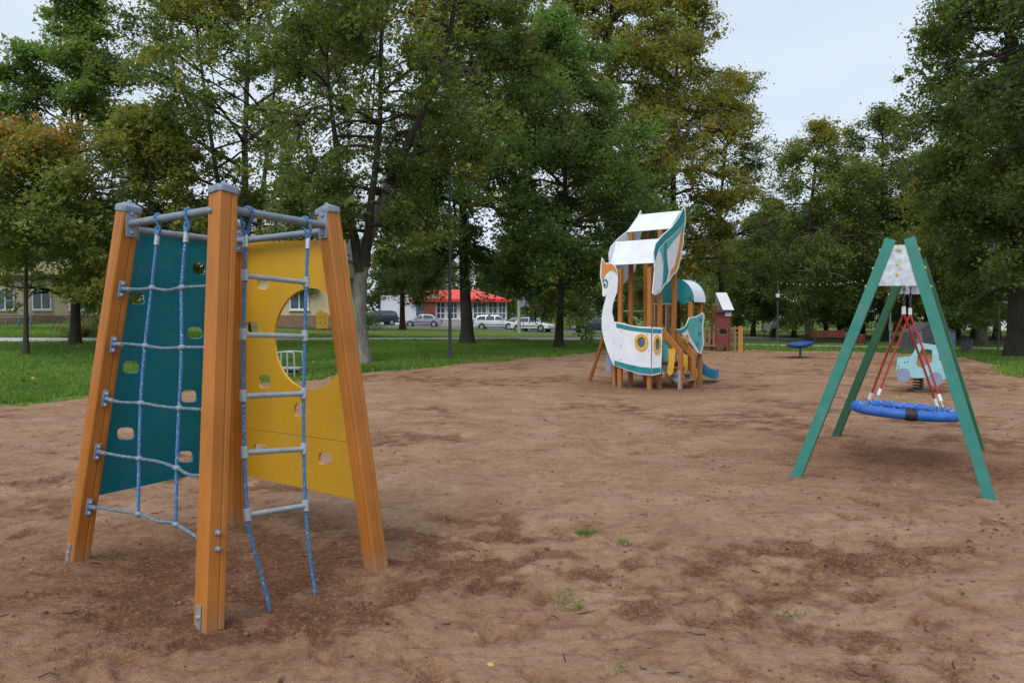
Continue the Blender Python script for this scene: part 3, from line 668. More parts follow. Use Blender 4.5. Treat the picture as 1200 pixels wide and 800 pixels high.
for i, (px, d_, k, s_) in enumerate(MIDB):
    put_tree('roadside_tree', gat(px, d_), LIB[k], 'low tree beyond the road between the shop and the swan ship', 'tree', 'low trees beyond the road', i*1.3, s_*.8, s_*.72)
# one far mass of woodland that closes the view
rg = np.random.default_rng(77); C = []
for x in np.arange(-150, 210, 2.2):
    yb = 150+14*math.sin(x*.05)
    hh = 9+5*vnoise(np.array([x*.11]), np.array([1.0]), 5)[0]+(3 if x > 30 else 0)
    for k in range(9): C.append((x+rg.normal(0, 1.3), yb+rg.normal(0, 3), gz(x, yb)+hh*rg.uniform(.02, 1)**.8))
C = np.array(C); V, F, vv = leaves_np(rg, C, np.full(len(C), 1.9), 60000, .75, .38+rg.normal(0, .14, len(C)), .12)
o = bpy.data.objects.new('distant_woods', np_mesh('distant_woods', V, F, 3, ['leaf_dark'], vv)); col.objects.link(o); tag(o, 'dark band of distant woodland behind all the park trees', 'woods', kind='stuff')

# bushes
def bush(loc, seed, r, h, n, lab, lm='leaf_bush', vm=.5):
    rg = np.random.default_rng(seed); T, C, rad = [], [], []
    for k in range(16):
        az = rg.random()*6.283; e = rg.uniform(.5, 1.4); L = h*rg.uniform(.6, 1.05)
        dv = np.array([math.cos(az)*math.cos(e)*r/h*1.5, math.sin(az)*math.cos(e)*r/h*1.5, math.sin(e)]); s = np.linspace(0, 1, 5)[:, None]
        P = dv*L*s-np.array([0, 0, .25])*h*s**2*math.cos(e)+rg.normal(0, .03, (5, 3))*s; P[0, 2] -= .08
        T.append((P, .018*(1-.8*s[:, 0])+.003, 5))
        for q in P[2:]: C.append(q); rad.append(r*.28)
    V, F = tubes_np(T); tm = np_mesh('stem', V, F, 4, ['bark_mid'], smo=True)
    V, F, vv = leaves_np(rg, np.array(C), np.array(rad), n, .10, vm+rg.normal(0, .16, len(C)), .12); cm = np_mesh('foliage', V, F, 3, [lm], vv)
    t = thing('bush', loc, lab, 'bush')
    for nm, me in (('stem', tm), ('foliage', cm)):
        o = bpy.data.objects.new(nm, me); col.objects.link(o); o.parent = t
bush(gat(97, 40), 3, 1.1, 1.25, 2600, 'rounded reddish green bush by the footpath at left', vm=.6)
bush(gat(628, 84), 5, 2.4, 2.6, 3500, 'yellow green bush beyond the road behind the utility pole', vm=.65)
bush(gat(668, 88), 6, 2.6, 3.2, 3500, 'darker bush at the roadside right of the utility pole', 'leaf_dark', .6)
bush(gat(430, 60), 7, 1.6, 2.0, 2600, 'low dark bush beside the dark parked car', 'leaf_dark', .3)

# ------------------------------------------------------------------ grass, litter
rg = np.random.default_rng(4)
def blades(P, h, w, lean):
    n = len(P); az = rg.random(n)*6.283; a = np.stack([np.cos(az), np.sin(az), np.zeros(n)], 1); l2 = rg.normal(0, lean, (n, 2))
    tip = P+np.concatenate([l2*h[:, None], h[:, None]], 1)
    V = np.stack([P-a*w[:, None], P+a*w[:, None], tip], 1).reshape(-1, 3); return V, np.arange(3*n)
N = 520000
y = 13.5+34*rg.random(N)**1.25; x = (rg.random(N)*1.50-.78)*y
ok = np.ones(N, bool); sd = sdist(x, y)+edge_noise(x, y); ok &= (sd < .35) & ((sd < 0) | (rg.random(N) < .10))
ok &= ~((y > 33) & (x > 5)) | (rg.random(N) < .5)
fp = np.array([tuple(p)[:2] for p in catmull([Vector((a, b_, 0)) for a, b_ in FOOTP], 12, False)])
fy = np.interp(x, fp[:, 0], fp[:, 1]); ok &= np.abs(y-fy) > 1.35
x, y = x[ok], y[ok]; z = zfun(x, y)-.02
hmod = .6+.8*fbm(x, y, .7, 3, 13); h = rg.uniform(.05, .13, len(x))*hmod*(1+y*.010); w = rg.uniform(.006, .012, len(x))*(1+y*.05)
V, F = blades(np.stack([x, y, z], 1), h, w, .45)
vg = np.clip(.45+(fbm(x, y, .35, 4, 15)-.5)*1.1+rg.normal(0, .14, len(x)), 0, 1)
o = bpy.data.objects.new('lawn_grass', np_mesh('lawn_grass', V, F, 3, ['grass_blade'], vg)); col.objects.link(o); tag(o, 'short green lawn grass between the sand and the footpath', 'grass', kind='stuff')
# tufts in the sand: countable
def tuft(px, py, r, n, lab, hh=.06):
    r, n, hh = r*1.15, int(n*1.25), hh*1.25
    p = onz(px, py); p.z = sz(p.x, p.y); ang = rg.random(n)*6.283; rr = r*np.sqrt(rg.random(n))
    P = np.stack([np.cos(ang)*rr, np.sin(ang)*rr*.7, np.full(n, -.012)], 1)
    V, F = blades(P, rg.uniform(.4, 1, n)*hh, rg.uniform(.003, .005, n), .9)
    o = bpy.data.objects.new('grass_tuft', np_mesh('grass_tuft', V, F, 3, ['grass_blade'], rg.random(n)*.35)); col.objects.link(o); o.location = p
    tag(o, lab, 'grass tuft', 'small grass tufts in the sand')
tuft(688, 621, .085, 150, 'brightest green grass tuft in the open middle of the sand', .055)
tuft(730, 631, .07, 60, 'thin grass tuft just right of the brightest one')
tuft(703, 676, .09, 90, 'pale grass tuft below the brightest one', .035)
tuft(666, 692, .13, 110, 'spreading flat grass tuft left of the pale one', .035)
tuft(938, 717, .14, 110, 'grass tuft in the churned sand at lower right', .04)
tuft(728, 782, .10, 90, 'small grass tuft at the bottom edge of the picture', .035)
tuft(664, 705, .08, 60, 'faint grass wisp in front of the spreading tuft', .03)
# clods, twigs and leaf litter on the sand
def scatter(n, ymin, ymax, pw, xr=.8):
    yy = ymin+(ymax-ymin)*rg.random(n)**pw; xx = (rg.random(n)*2-1)*xr*yy
    k = (sdist(xx, yy) > .2); return xx[k], yy[k]
xx, yy = scatter(14000, 2.2, 30, 1.6); sel = rg.random(len(xx)) < .9*smooth(.50, .66, fbm(xx, yy, .6, 3, 61))*smooth(.40, .60, fbm(xx, yy, 3, 3, 66))+.10; xx, yy = xx[sel], yy[sel]
zz, _, _ = sand_z(xx, yy); s_ = rg.lognormal(-5.05, .5, len(xx))
base = np.array([(1, 0, 0), (0, 1, 0), (-1, 0, 0), (0, -1, 0), (0, 0, .8), (0, 0, -.6)]); bf = np.array([(0, 1, 4), (1, 2, 4), (2, 3, 4), (3, 0, 4), (1, 0, 5), (2, 1, 5), (3, 2, 5), (0, 3, 5)])
V = (base[None]*(1+rg.normal(0, .3, (len(xx), 6, 3)))*s_[:, None, None]+np.stack([xx, yy, zz+s_*.25], 1)[:, None]).reshape(-1, 3)
F = (bf[None]+(np.arange(len(xx))*6)[:, None, None]).reshape(-1)
M['clod'] = mat('soil_clods', (.16, .095, .058), .95, .3, 20)
o = bpy.data.objects.new('soil_clods', np_mesh('soil_clods', V, F, 3, ['clod'])); col.objects.link(o); tag(o, 'small dark clods of soil scattered over the sand', 'soil', kind='stuff')
xx, yy = scatter(8000, 2.3, 36, 1.35)
wgt = .10+.75*smooth(-.05, .6, xx/yy)*smooth(.36, .58, fbm(xx, yy, .9, 3, 88))+.5*smooth(20, 32, yy); k = rg.random(len(xx)) < wgt*.9; xx, yy = xx[k], yy[k]; zz, _, _ = sand_z(xx, yy); n = len(xx)
P = np.stack([xx, yy, zz+.008], 1); az = rg.random(n)*6.283; L = rg.uniform(.006, .020, n)[:, None]*(1+yy[:, None]*.05); a = np.stack([np.cos(az), np.sin(az), rg.normal(0, .25, n)], 1); bb = np.stack([-np.sin(az), np.cos(az), rg.normal(0, .4, n)], 1)
V = np.stack([P-a*L, P+bb*L*.5+a*L*.2, P+a*L*1.1, P-bb*L*.42-a*L*.15+np.array([0, 0, .004])], 1).reshape(-1, 3)
o = bpy.data.objects.new('fallen_leaves', np_mesh('fallen_leaves', V, np.arange(4*n), 4, ['litter'], rg.random(n)**1.6)); col.objects.link(o); tag(o, 'brown fallen leaves scattered over the sand', 'leaves', kind='stuff')
T = []; xx, yy = scatter(190, 2.3, 18, 1.3)
for x_, y_ in zip(xx, yy):
    z_ = sz(x_, y_)+.008; az = rg.random()*6.283; L = rg.uniform(.015, .055); s = np.linspace(-1, 1, 3)[:, None]
    T.append((np.array([x_, y_, z_])+np.array([math.cos(az), math.sin(az), rg.normal(0, .1)])*L*s+rg.normal(0, .006, (3, 3)), np.array([.003, .0035, .002]), 4))
V, F = tubes_np(T); o = bpy.data.objects.new('twigs', np_mesh('twigs', V, F, 4, ['bark'])); col.objects.link(o); tag(o, 'thin dark broken twigs lying on the sand', 'twigs', kind='stuff')
# leaves lying on the lawn
N = 2600; y = 15+26*rg.random(N); x = (rg.random(N)*1.5-.75)*y; k = sdist(x, y) < -.1; x, y = x[k], y[k]; n = len(x)
P = np.stack([x, y, zfun(x, y)+.07], 1); V = (P[:, None]+rg.normal(0, .045, (n, 4, 3))*np.array([1, 1, .5])).reshape(-1, 3)
o = bpy.data.objects.new('lawn_leaves', np_mesh('lawn_leaves', V, np.arange(4*n), 4, ['litter'], .5+.5*rg.random(n))); col.objects.link(o); tag(o, 'yellow and brown leaves lying on the lawn', 'leaves', kind='stuff')

# ------------------------------------------------------------------ climbing frame (foreground)
Zv = Vector((0, 0, 1))
def gpost(px, py):
    return onz(px, py)
fB, lB, rB, bB = gpost(245, 736), gpost(90, 657), gpost(441, 664), gpost(272, 616)
ZT = 2.30
fT, lT, rT = onz(262, 224, ZT), onz(151, 243, ZT), onz(384, 249, ZT)
fT = at(262, 222, 4.27); lT = at(151, 243, 4.97); rT = at(384, 250, 5.08)
for p in (fT, lT, rT): p.z = ZT
bT = lT+rT-fT; bB = lB+rB-fB
cen = (fB+lB+rB+bB)/4; cen.z = 0
cf = thing('climbing_frame', cen, 'orange posted climbing frame with rope net, rope ladder, teal board and yellow boards', 'climbing frame')
hs = .058; gv = .005; ch = .010
SEC = []
for k in range(4):
    c_, s_ = math.cos(k*math.pi/2), math.sin(k*math.pi/2)
    for a, b_ in ((hs-ch, -hs), (hs, -hs+ch), (hs, .010), (hs-gv, .018), (hs, .026), (hs, hs-ch)):
        SEC.append((a*c_-b_*s_, a*s_+b_*c_))
e1 = (lT-fT).normalized()
posts = {}
for nm, Bp, Tp in (('f', fB, fT), ('l', lB, lT), ('r', rB, rT), ('b', bB, bT)):
    d = (Tp-Bp).normalized(); B2 = Bp-d*.18
    mb = MB(); mb.prism(B2, Tp, SEC, e1); po = mb.build('post', 'wood', cf); posts[nm] = (Bp, Tp)
    cp = MB(); cp.bar(Tp-d*.022, Tp+d*.016, .134, .134, e1, c=.02); k0 = len(cp.v)
    ax = (e1-d*e1.dot(d)).normalized(); ay = d.cross(ax); q = Tp+d*.016
    cp.add([q+ax*x*.060+ay*y_*.060 for x, y_ in ((-1, -1), (1, -1), (1, 1), (-1, 1))]+[q+d*.024+ax*x*.020+ay*y_*.020 for x, y_ in ((-1, -1), (1, -1), (1, 1), (-1, 1))], [(0, 1, 5, 4), (1, 2, 6, 5), (2, 3, 7, 6), (3, 0, 4, 7), (4, 5, 6, 7)])
    cp.ball(q+d*.024, .017, 10); cp.build('cap', 'grey_plastic', po, bev=.003, smo='a')
    # foot bracket on the face that looks outward
    on = (Bp-cen).normalized(); fx = ax if abs(on.dot(ax)) > abs(on.dot(ay)) else ay; fx = fx*(1 if on.dot(fx) > 0 else -1); sd_ = d.cross(fx)
    if nm not in 'fl': continue
    if nm in 'fl':
        fx, sd_ = (sd_ if sd_.x < -.3 else -sd_ if sd_.x > .3 else fx), fx
        if fx.dot(Vector((-1, -.7, 0))) < 0: fx = -fx
    c_ = Bp+d*.065+fx*(hs+.003)
    rot = Matrix((sd_, fx, d)).transposed()
    br = MB(); br.box(c_, (.045, .006, .12), rot); br.tube([c_+fx*.002, c_+fx*.014], .011, 8); br.build('foot_bracket', 'zinc', po, bev=.002)
def post_at(nm, z):
    B_, T_ = posts[nm]; t = (z-B_.z)/(T_.z-B_.z); return B_+(T_-B_)*t
ZR = 2.20
for a, b_, off in (('l', 'f', 0), ('f', 'r', 0), ('l', 'b', -.03), ('b', 'r', -.03)):
    p, q = post_at(a, ZR+off), post_at(b_, ZR+off); d = (q-p).normalized()
    mb = MB(); mb.tube([p+d*.06, q-d*.06], .024, 14); ro = mb.build('top_rail', 'pipe', cf, smo='a')
    for e, sg in ((p, 1), (q, -1)):
        c_ = e+d*sg*.066; s2 = d.cross(Zv).normalized(); rot = Matrix((d, s2, d.cross(s2)*-1)).transposed()
        fl = MB(); fl.box(c_, (.010, .07, .17), rot)
        for h_ in (-.06, .06): fl.ball(c_+Zv*h_+d*sg*.008, .012, 8)
        fl.build('rail_flange', 'grey_plastic', ro, bev=.003)
# through bolts on the front post
d = (fT-fB).normalized(); rn = (rT-fT).normalized(); nR = (d.cross(rn)).normalized(); nR = nR if nR.y < 0 else -nR
nL = d.cross((lT-fT).normalized()).normalized(); nL = nL if nL.y < 0 else -nL
for px, py, nn in ((255, 624, nR), (255, 643, nR), (247, 247, nL)):
    p = onpl(px, py, fB+nn*hs, nn); mb = MB(); mb.tube([p-nn*.004, p+nn*.006], .016, 10); mb.ball(p+nn*.006, .0135, 10)
    mb.build('bolt', 'grey_plastic', cf, smo='a')
# boards
def outward(p, q):
    n = ((q[0]+q[1])-(p[0]+p[1])).cross((p[1]+q[1])-(p[0]+q[0])).normalized(); m_ = (p[0]+p[1]+q[0]+q[1])/4-cen
    m_.z = 0; return n if n.dot(m_) > 0 else -n
nT = outward(posts['l'], posts['b']); nY = outward(posts['r'], posts['b'])
def meanp(*k): return sum((posts[x][0]+posts[x][1] for x in k), Vector((0, 0, 0)))/(2*len(k))
p0T, p0Y = meanp('l', 'b')+nT*.064, meanp('r', 'b')+nY*.064
def PT(pts): return [onpl(x, y_, p0T, nT) for x, y_ in pts]
def PY(pts): return [onpl(x, y_, p0Y, nY) for x, y_ in pts]
def slot(cx, cy, w, h, n=14):
    return [(cx+w*.5*math.copysign(abs(math.cos(t))**.62, math.cos(t)), cy+h*.5*math.copysign(abs(math.sin(t))**.62, math.sin(t))) for t in [2*math.pi*k/n+.2 for k in range(n)]]
holesT = [(234, 315, 16, 14), (161, 350, 20, 14), (229, 390, 19, 14), (154, 430, 20, 15), (222, 464, 19, 15), (148, 508, 21, 15), (218, 535, 18, 14)]
mb = MB(); mb.plate([PT([(150, 273), (274, 286), (270, 547), (100, 583.5)])]+[PT(slot(*h)) for h in holesT], nT, .019)
mb.build('climbing_board', 'teal', cf, bev=.003)['label'] = 'teal climbing board with hand holes'
big = [(364+43*math.cos(t), 397+59.5*math.sin(t)) for t in [2*math.pi*k/48 for k in range(48)]]
up_h = [(308, 332, 13, 14), (295, 384, 14, 15), (310, 447, 14, 16), (351, 480.5, 13, 16)]; lo_h = [(304, 526, 15, 13), (381, 537, 16, 16)]
mb = MB(); mb.plate([PY([(274, 284), (402, 281), (429.5, 520.2), (272, 499.3)]), PY(big)]+[PY(slot(*h)) for h in up_h], nY, .019)
mb.build('climbing_board', 'yellow', cf, bev=.003)['label'] = 'upper yellow board with one large round opening'
mb = MB(); mb.plate([PY([(272, 500.1), (429.6, 521.0), (437.5, 590), (270, 553)])]+[PY(slot(*h)) for h in lo_h], nY, .019)
mb.build('climbing_board', 'yellow', cf, bev=.003)['label'] = 'lower yellow board with two hand holes'
# rope net between left and front posts
nN = outward(posts['l'], posts['f']); nLd = outward(posts['f'], posts['r'])
def PN(pts): return [onpl(x, y_, meanp('l', 'f'), nN) for x, y_ in pts]
def PL(pts): return [onpl(x, y_, meanp('f', 'r'), nLd) for x, y_ in pts]
def knot(mb, p, dirv, r=.016, L=.022): mb.tube([p-dirv*L, p-dirv*L*.6, p, p+dirv*L*.6, p+dirv*L], [r*.7, r, r*1.12, r, r*.7], 10)
vr = [[(185, 270), (178, 337), (170, 405), (165, 472), (163, 537), (162, 602)], [(219, 266), (213, 337), (213, 407), (210, 478), (207, 548), (206, 614)]]
for pts in vr:
    P = PN(pts); ro = MB().tube(catmull(P, 6, False), .0105, 8).build('net_rope', 'rope', cf, smo=True)
    hk = MB(); d = (P[1]-P[0]).normalized(); top = P[0]
    hk.tube([top+d*.03, top+d*.09], .016, 10); ho = hk.build('ferrule', 'zinc', ro, smo='a')
    rp = post_at('l', ZR); ln = (post_at('f', ZR)-rp).normalized(); rail_p = rp+ln*((top-rp).dot(ln))
    lp = MB(); side = d.cross(ln).normalized()
    lp.tube(catmull([top+d*.03+ln*.012, top-d*.015+ln*.022, rail_p+side*.030+ln*.012, rail_p+Zv*.030, rail_p-side*.030-ln*.012, top-d*.015-ln*.022, top+d*.03-ln*.012], 4, False), .0095, 8)
    lp.build('loop', 'rope', ro, smo=True)
rows = [[(141, 337), (160, 339), (178, 338), (196, 340), (213, 337), (246, 335)], [(131, 402), (150, 403), (170, 405), (192, 408), (213, 407), (243, 407)], [(122, 465), (140, 471), (165, 472), (188, 476), (210, 478), (240, 480)],
        [(111, 527), (135, 533), (163, 537), (186, 541), (207, 548), (222, 556), (238, 557)], [(102, 592), (130, 597), (162, 602), (184, 610), (206, 614), (238, 634)]]
for ri, pts in enumerate(rows):
    P = PN(pts); P[0] = P[0]+(P[1]-P[0]).normalized()*.02
    ro = MB().tube(catmull(P, 6, False), .0095, 8).build('net_rope', 'rope_grey', cf, smo=True)
    for kk in (2, 4):
        kb = MB(); c_ = PN([vr[0 if kk == 2 else 1][ri+1]])[0]; knot(kb, c_, (P[kk+1 if kk+1 < len(P) else kk]-P[kk-1]).normalized(), .0165, .026); kb.build('rope_connector', 'grey_plastic', ro, smo=True)
    zq = P[0].z; pc = post_at('l', zq); on = (post_at('f', zq)-pc).normalized(); dL = (lT-lB).normalized()
    on = (on-dL*on.dot(dL)).normalized(); c_ = pc+on*(hs+.006); rot = Matrix((on, dL.cross(on), dL)).transposed()
    cb_ = MB(); cb_.box(c_, (.012, .035, .11), rot)
    for h_ in (-.036, .036): cb_.tube([c_+dL*h_, c_+dL*h_+on*.018], .012, 8); cb_.ball(c_+dL*h_+on*.02, .012, 8)
    cb_.build('clamp', 'grey_plastic', ro, bev=.002, smo='a')
    d = (P[1]-c_).normalized(); MB().tube([c_+on*.01, c_+d*.05, c_+d*.085], [.016, .014, .011], 8).build('rope_end', 'rope', ro, smo=True)
    MB().tube([c_+d*.085, c_+d*.12], .013, 8).build('ferrule', 'zinc', ro, smo='a')
# rope ladder between front and right posts
lr = [[(288, 270), (287, 323), (285, 392), (285, 464), (286.5, 530), (290, 603), (297, 640), (306, 672), (314, 703), (317, 716)], [(361, 274), (359, 331), (357, 394), (356, 461), (356, 526), (358, 592), (361, 630), (366, 670), (368.5, 686), (369, 696)]]
for pts in lr:
    P = PL(pts); ro = MB().tube(catmull(P, 6, False), .0105, 8).build('ladder_rope', 'rope', cf, smo=True)
    d = (P[1]-P[0]).normalized(); top = P[0]; MB().tube([top+d*.03, top+d*.10], .016, 10).build('ferrule', 'zinc', ro, smo='a')
    rp = post_at('f', ZR); ln = (post_at('r', ZR)-rp).normalized(); rail_p = rp+ln*((top-rp).dot(ln)); side = d.cross(ln).normalized()
    MB().tube(catmull([top+d*.03+ln*.012, top-d*.015+ln*.022, rail_p+side*.030+ln*.012, rail_p+Zv*.030, rail_p-side*.030-ln*.012, top-d*.015-ln*.022, top+d*.03-ln*.012], 4, False), .0095, 8).build('loop', 'rope', ro, smo=True)
for a, b_ in ((323, 331), (392, 394), (464, 461), (530, 526), (603, 592)):
    i = [323, 392, 464, 530, 603].index(a)+1
    p, q = PL([lr[0][i]])[0], PL([lr[1][i]])[0]; d = (q-p).normalized()
    rg_o = MB().tube([p, q], .0155, 12).build('rung', 'rung', cf, smo='a')
    for e, rp in ((p, lr[0]), (q, lr[1])):
        w_ = (PL([rp[i+1]])[0]-PL([rp[i-1]])[0]).normalized()
        MB().tube([e-w_*.034, e-w_*.030, e+w_*.030, e+w_*.034], [.016, .020, .020, .016], 10).build('rung_clamp', 'rung', rg_o, smo='a')

# ------------------------------------------------------------------ nest swing
FL, FR, BL = onz(933, 559), onz(1160, 585), onz(979, 513)
BR = BL+(FR-FL)
axs = (BL-FL); axs.z = 0
nF = Vector((axs.x, axs.y, 0)).normalized()
sw = thing('nest_swing', (FL+FR+BL+BR)/4, 'green framed nest swing with a round blue padded seat on red ropes', 'swing')
def PF(px, py): return onpl(px, py, FL, nF)
TL, TR = PF(1044, 281), PF(1066, 280)
shiftB = BL-FL
swm = (FR-FL).normalized()
for B_, T_ in ((FL, TL), (FR, TR), (BL, TL+shiftB), (BR, TR+shiftB)):
    d = (T_-B_).normalized()
    lo_ = MB().bar(B_-d*.25, T_, .094, .08, swm, c=.006).build('leg', 'green_beam', sw)
    fdir = nF*(-1 if (T_-TL).dot(nF) < .5 else 1); fdir = (fdir-d*fdir.dot(d)).normalized()
    MB().bar(B_-d*.1+fdir*.043, T_+d*.004+fdir*.043, .097, .012, swm, c=.002).build('leg_facing', 'green_post', lo_)
    oo = swm-d*swm.dot(d); oo.normalize(); oo = oo*(-1 if T_ in (TL,) or (T_-TL).dot(swm) < .02 else 1)
    for k in (.12, .30, .48):
        p = T_-d*k+oo*.047; MB().tube([p, p+oo*.014], .014, 8).build('bolt_cap', 'yellow_cap', lo_, smo='a')
def trap(off):
    return [p+off for p in (PF(1046.5, 287.5), PF(1062, 287.5), PF(1077.5, 335), PF(1029.5, 335))]
for off in (nF*-.045, shiftB+nF*.045):
    pl = MB().plate([trap(off)], nF, .006).build('gusset_plate', 'galv', sw, bev=.001)
    for x, y_ in ((1051, 293), (1055, 293), (1052, 309.5), (1051.5, 321.5)):
        p = PF(x, y_)+off; MB().tube([p-nF*.012, p+nF*.018], .012, 8).build('bolt_cap', 'yellow_cap', pl, smo='a')
bm0 = PF(1054, 309); bm0.z += .0
MB().bar(bm0+nF*.0, bm0+shiftB, .11, .11, (0, 0, 1), c=.006).build('top_beam', 'green_beam', sw)
seat_c = onz(1057, 480.5, .60); Rs = .505
mid = bm0+shiftB*.5; seat_c = Vector((mid.x, mid.y, 0)); seat_c.z = at(1057, 481, seat_c.y).z
tilt = Matrix.Rotation(R(3.2), 3, 'Y')
def ringp(t, r, z): return seat_c+tilt @ Vector((r*math.cos(t), r*math.sin(t), z))
rp_ = [ringp(2*math.pi*k/56, Rs, 0) for k in range(56)]
vs, fs = [], []
for k in range(56):
    t = 2*math.pi*k/56
    for j in range(14):
        a = 2*math.pi*j/14; vs.append(ringp(t, Rs+.055*math.cos(a)*1.05, .055*math.sin(a)))
for k in range(56):
    for j in range(14): fs.append((k*14+j, ((k+1) % 56)*14+j, ((k+1) % 56)*14+(j+1) % 14, k*14+(j+1) % 14))
mb = MB(); mb.add(vs, fs); st = mb.build('seat_ring', 'blue_seat', sw, smo=True, fix=True)
# dark worn sleeve on the near rim
tn = math.atan2(-seat_c.y, -seat_c.x)+.10
vs, fs = [], []
for i in range(7):
    t = tn+(i-3)*.035
    for j in range(14):
        a = 2*math.pi*j/14; rr = .060 if 0 < i < 6 else .055; vs.append(ringp(t, Rs+rr*1.05*math.cos(a), (rr+.003)*math.sin(a)))
for i in range(6):
    for j in range(14): fs.append((i*14+j, (i+1)*14+j, (i+1)*14+(j+1) % 14, i*14+(j+1) % 14))
mb = MB(); mb.add(vs, fs); mb.build('rim_sleeve', 'black', st, smo=True, fix=True)
mb = MB(); step = .115
for i in range(-4, 5):
    L = math.sqrt(max(0, .445**2-(i*step)**2))
    for sgn in (0, 1):
        pts = [(i*step, -L, 0), (i*step, 0, -.06*(1-abs(i)*step)), (i*step, L, 0)]
        pts = [(p[1], p[0], p[2]) if sgn else p for p in pts]
        mb.tube(catmull([seat_c+tilt @ Vector(p) for p in pts], 4, False), .008, 5)
mb.build('seat_net', 'chain', sw, smo=True)
mb = MB()
for k in range(22):
    t = 2*math.pi*k/22; mb.tube([ringp(t, Rs-.075, .03), ringp(t, Rs-.03, .055)], .007, 5)
mb.build('net_lacing', 'rung', st, smo=True)
ab_ = [bm0+shiftB*t for t in (.28, .72)]
for i, hp in enumerate(ab_):
    hp = hp-Zv*.06
    # suspension: shackle and chain links, then two red ropes to the rim
    ce = hp+(seat_c-hp)*.26; ce = Vector((hp.x, hp.y, hp.z-.36)); mb = MB(); nl = 7
    for k in range(nl):
        c_ = hp+(ce-hp)*((k+.5)/nl); hz_ = (ce-hp).length/nl*.72; ax_ = Vector((1, 0, 0)) if k % 2 else Vector((0, 1, 0))
        mb.tube([c_+ax_*.011*math.cos(a)+Zv*hz_*math.sin(a) for a in [2*math.pi*q/8 for q in range(9)]], .0045, 5, cap=False)
    mb.build('chain', 'chain', sw, smo=True)
    MB().box(hp+Zv*.02, (.05, .05, .09)).build('hanger', 'zinc', sw, bev=.004)
    MB().tube([ce+Zv*.03, ce-Zv*.05], [.020, .022], 8).build('rope_ferrule', 'white_paint', sw, smo='a')
    vdir = nF*(-1 if i == 0 else 1)
    for sg in (-1, 1):
        q = (vdir*.44+swm*sg*.40); q.z = 0; q = q.normalized(); e = seat_c+tilt @ (q*Rs)+Zv*.06
        ro = MB().tube(catmull([ce-Zv*.04, ce+(e-ce)*.5+Zv*-.004, e+(ce-e).normalized()*.10], 8, False), .0125, 8).build('suspension_rope', 'red_rope', sw, smo=True)
        dd = (ce-e).normalized()
        MB().tube([e+dd*.14, e+dd*.06], .020, 8).build('rope_ferrule', 'white_paint', ro, smo='a')
        MB().tube([e+dd*.06, e-dd*.02], .010, 6).build('shackle', 'zinc', ro, smo='a')

# ------------------------------------------------------------------ swan ship play tower
oB = onz(761, 454); th_ = R(40)
su, sv = Vector((math.cos(th_), -math.sin(th_), 0)), Vector((math.sin(th_), math.cos(th_), 0))
ship = thing('play_ship', oB+su*-.1+sv*.5, 'white and teal play ship with a swan figurehead, sail wings and orange posts', 'play tower')
def SP(u, v, z): return oB+su*u+sv*v+Zv*z
def FPn(pts, off=0.0): return [onpl(x, y_, oB+sv*off, sv) for x, y_ in pts]          # across the bow
def SPn(pts, off=0.0): return [onpl(x, y_, oB+su*off, su) for x, y_ in pts]          # along the side
def uv_of(p): q = p-oB; return q.dot(su), q.dot(sv), q.z
uA = uv_of(FPn([(727, 400)])[0])[0]; vM = uv_of(SPn([(773, 400)])[0])[1]; vC = uv_of(SPn([(790, 400)])[0])[1]
def spost(u, v, ztop, w=.095): return MB().bar(SP(u, v, -.2), SP(u, v, ztop), w, w, su, c=.008).build('post', 'wood_far', ship)
for u, v in ((uA, 0), (0, 0), (0, vM), (0, vC), (uA, vM), (uA, vC)): spost(u, v, 2.74 if v == 0 else (3.62 if v == vM else 3.92))
zD = .62
for k in range(7):
    v0 = (vC+.1)*k/7
    MB().bar(SP(uA-.05, v0+.08, zD), SP(.05, v0+.08, zD), .032, (vC+.1)/7-.012, Zv).build('deck_board', 'old_wood', ship)
def board(pts, nrm, th=.020, m='white', name='board', parent=None, holes=(), lab=None):
    o = MB().plate([pts]+list(holes), nrm, th, 0, 1).build(name, [m, 'white'], parent or ship)
    if lab: o['label'] = lab
    return o
# hull
oF = -.075
h1 = [(719.8, 376.8), (726, 377.6), (733, 378.8), (737, 380.6), (745, 382), (754, 382.6), (763.4, 382.8), (763, 440), (750, 438), (741, 435.4), (732, 432.5), (719, 427.2)]
ph = [(752+4.6*math.cos(t), 401+6.2*math.sin(t)) for t in [2*math.pi*k/20 for k in range(20)]]
hull = board(FPn(h1, oF), -sv, .02, holes=[FPn(ph, oF)], name='hull_board', lab='white bow board with a yellow ringed porthole')
def over(pts, m, off=oF-.026, par=hull, nm='trim'): return MB().plate([FPn(pts, off)], -sv, .006).build(nm, m, par)
over([(722.3, 378.6), (729, 380), (737, 382), (750, 384.2), (763.2, 384.8), (763.2, 389.8), (750, 388.4), (737, 386.6), (722.3, 383.4)], 'teal_mid')
over([(720.2, 422.2), (735, 426.4), (750, 429.6), (762.9, 431), (762.7, 438.6), (749, 436.6), (735, 432.6), (720, 427)], 'teal_mid')
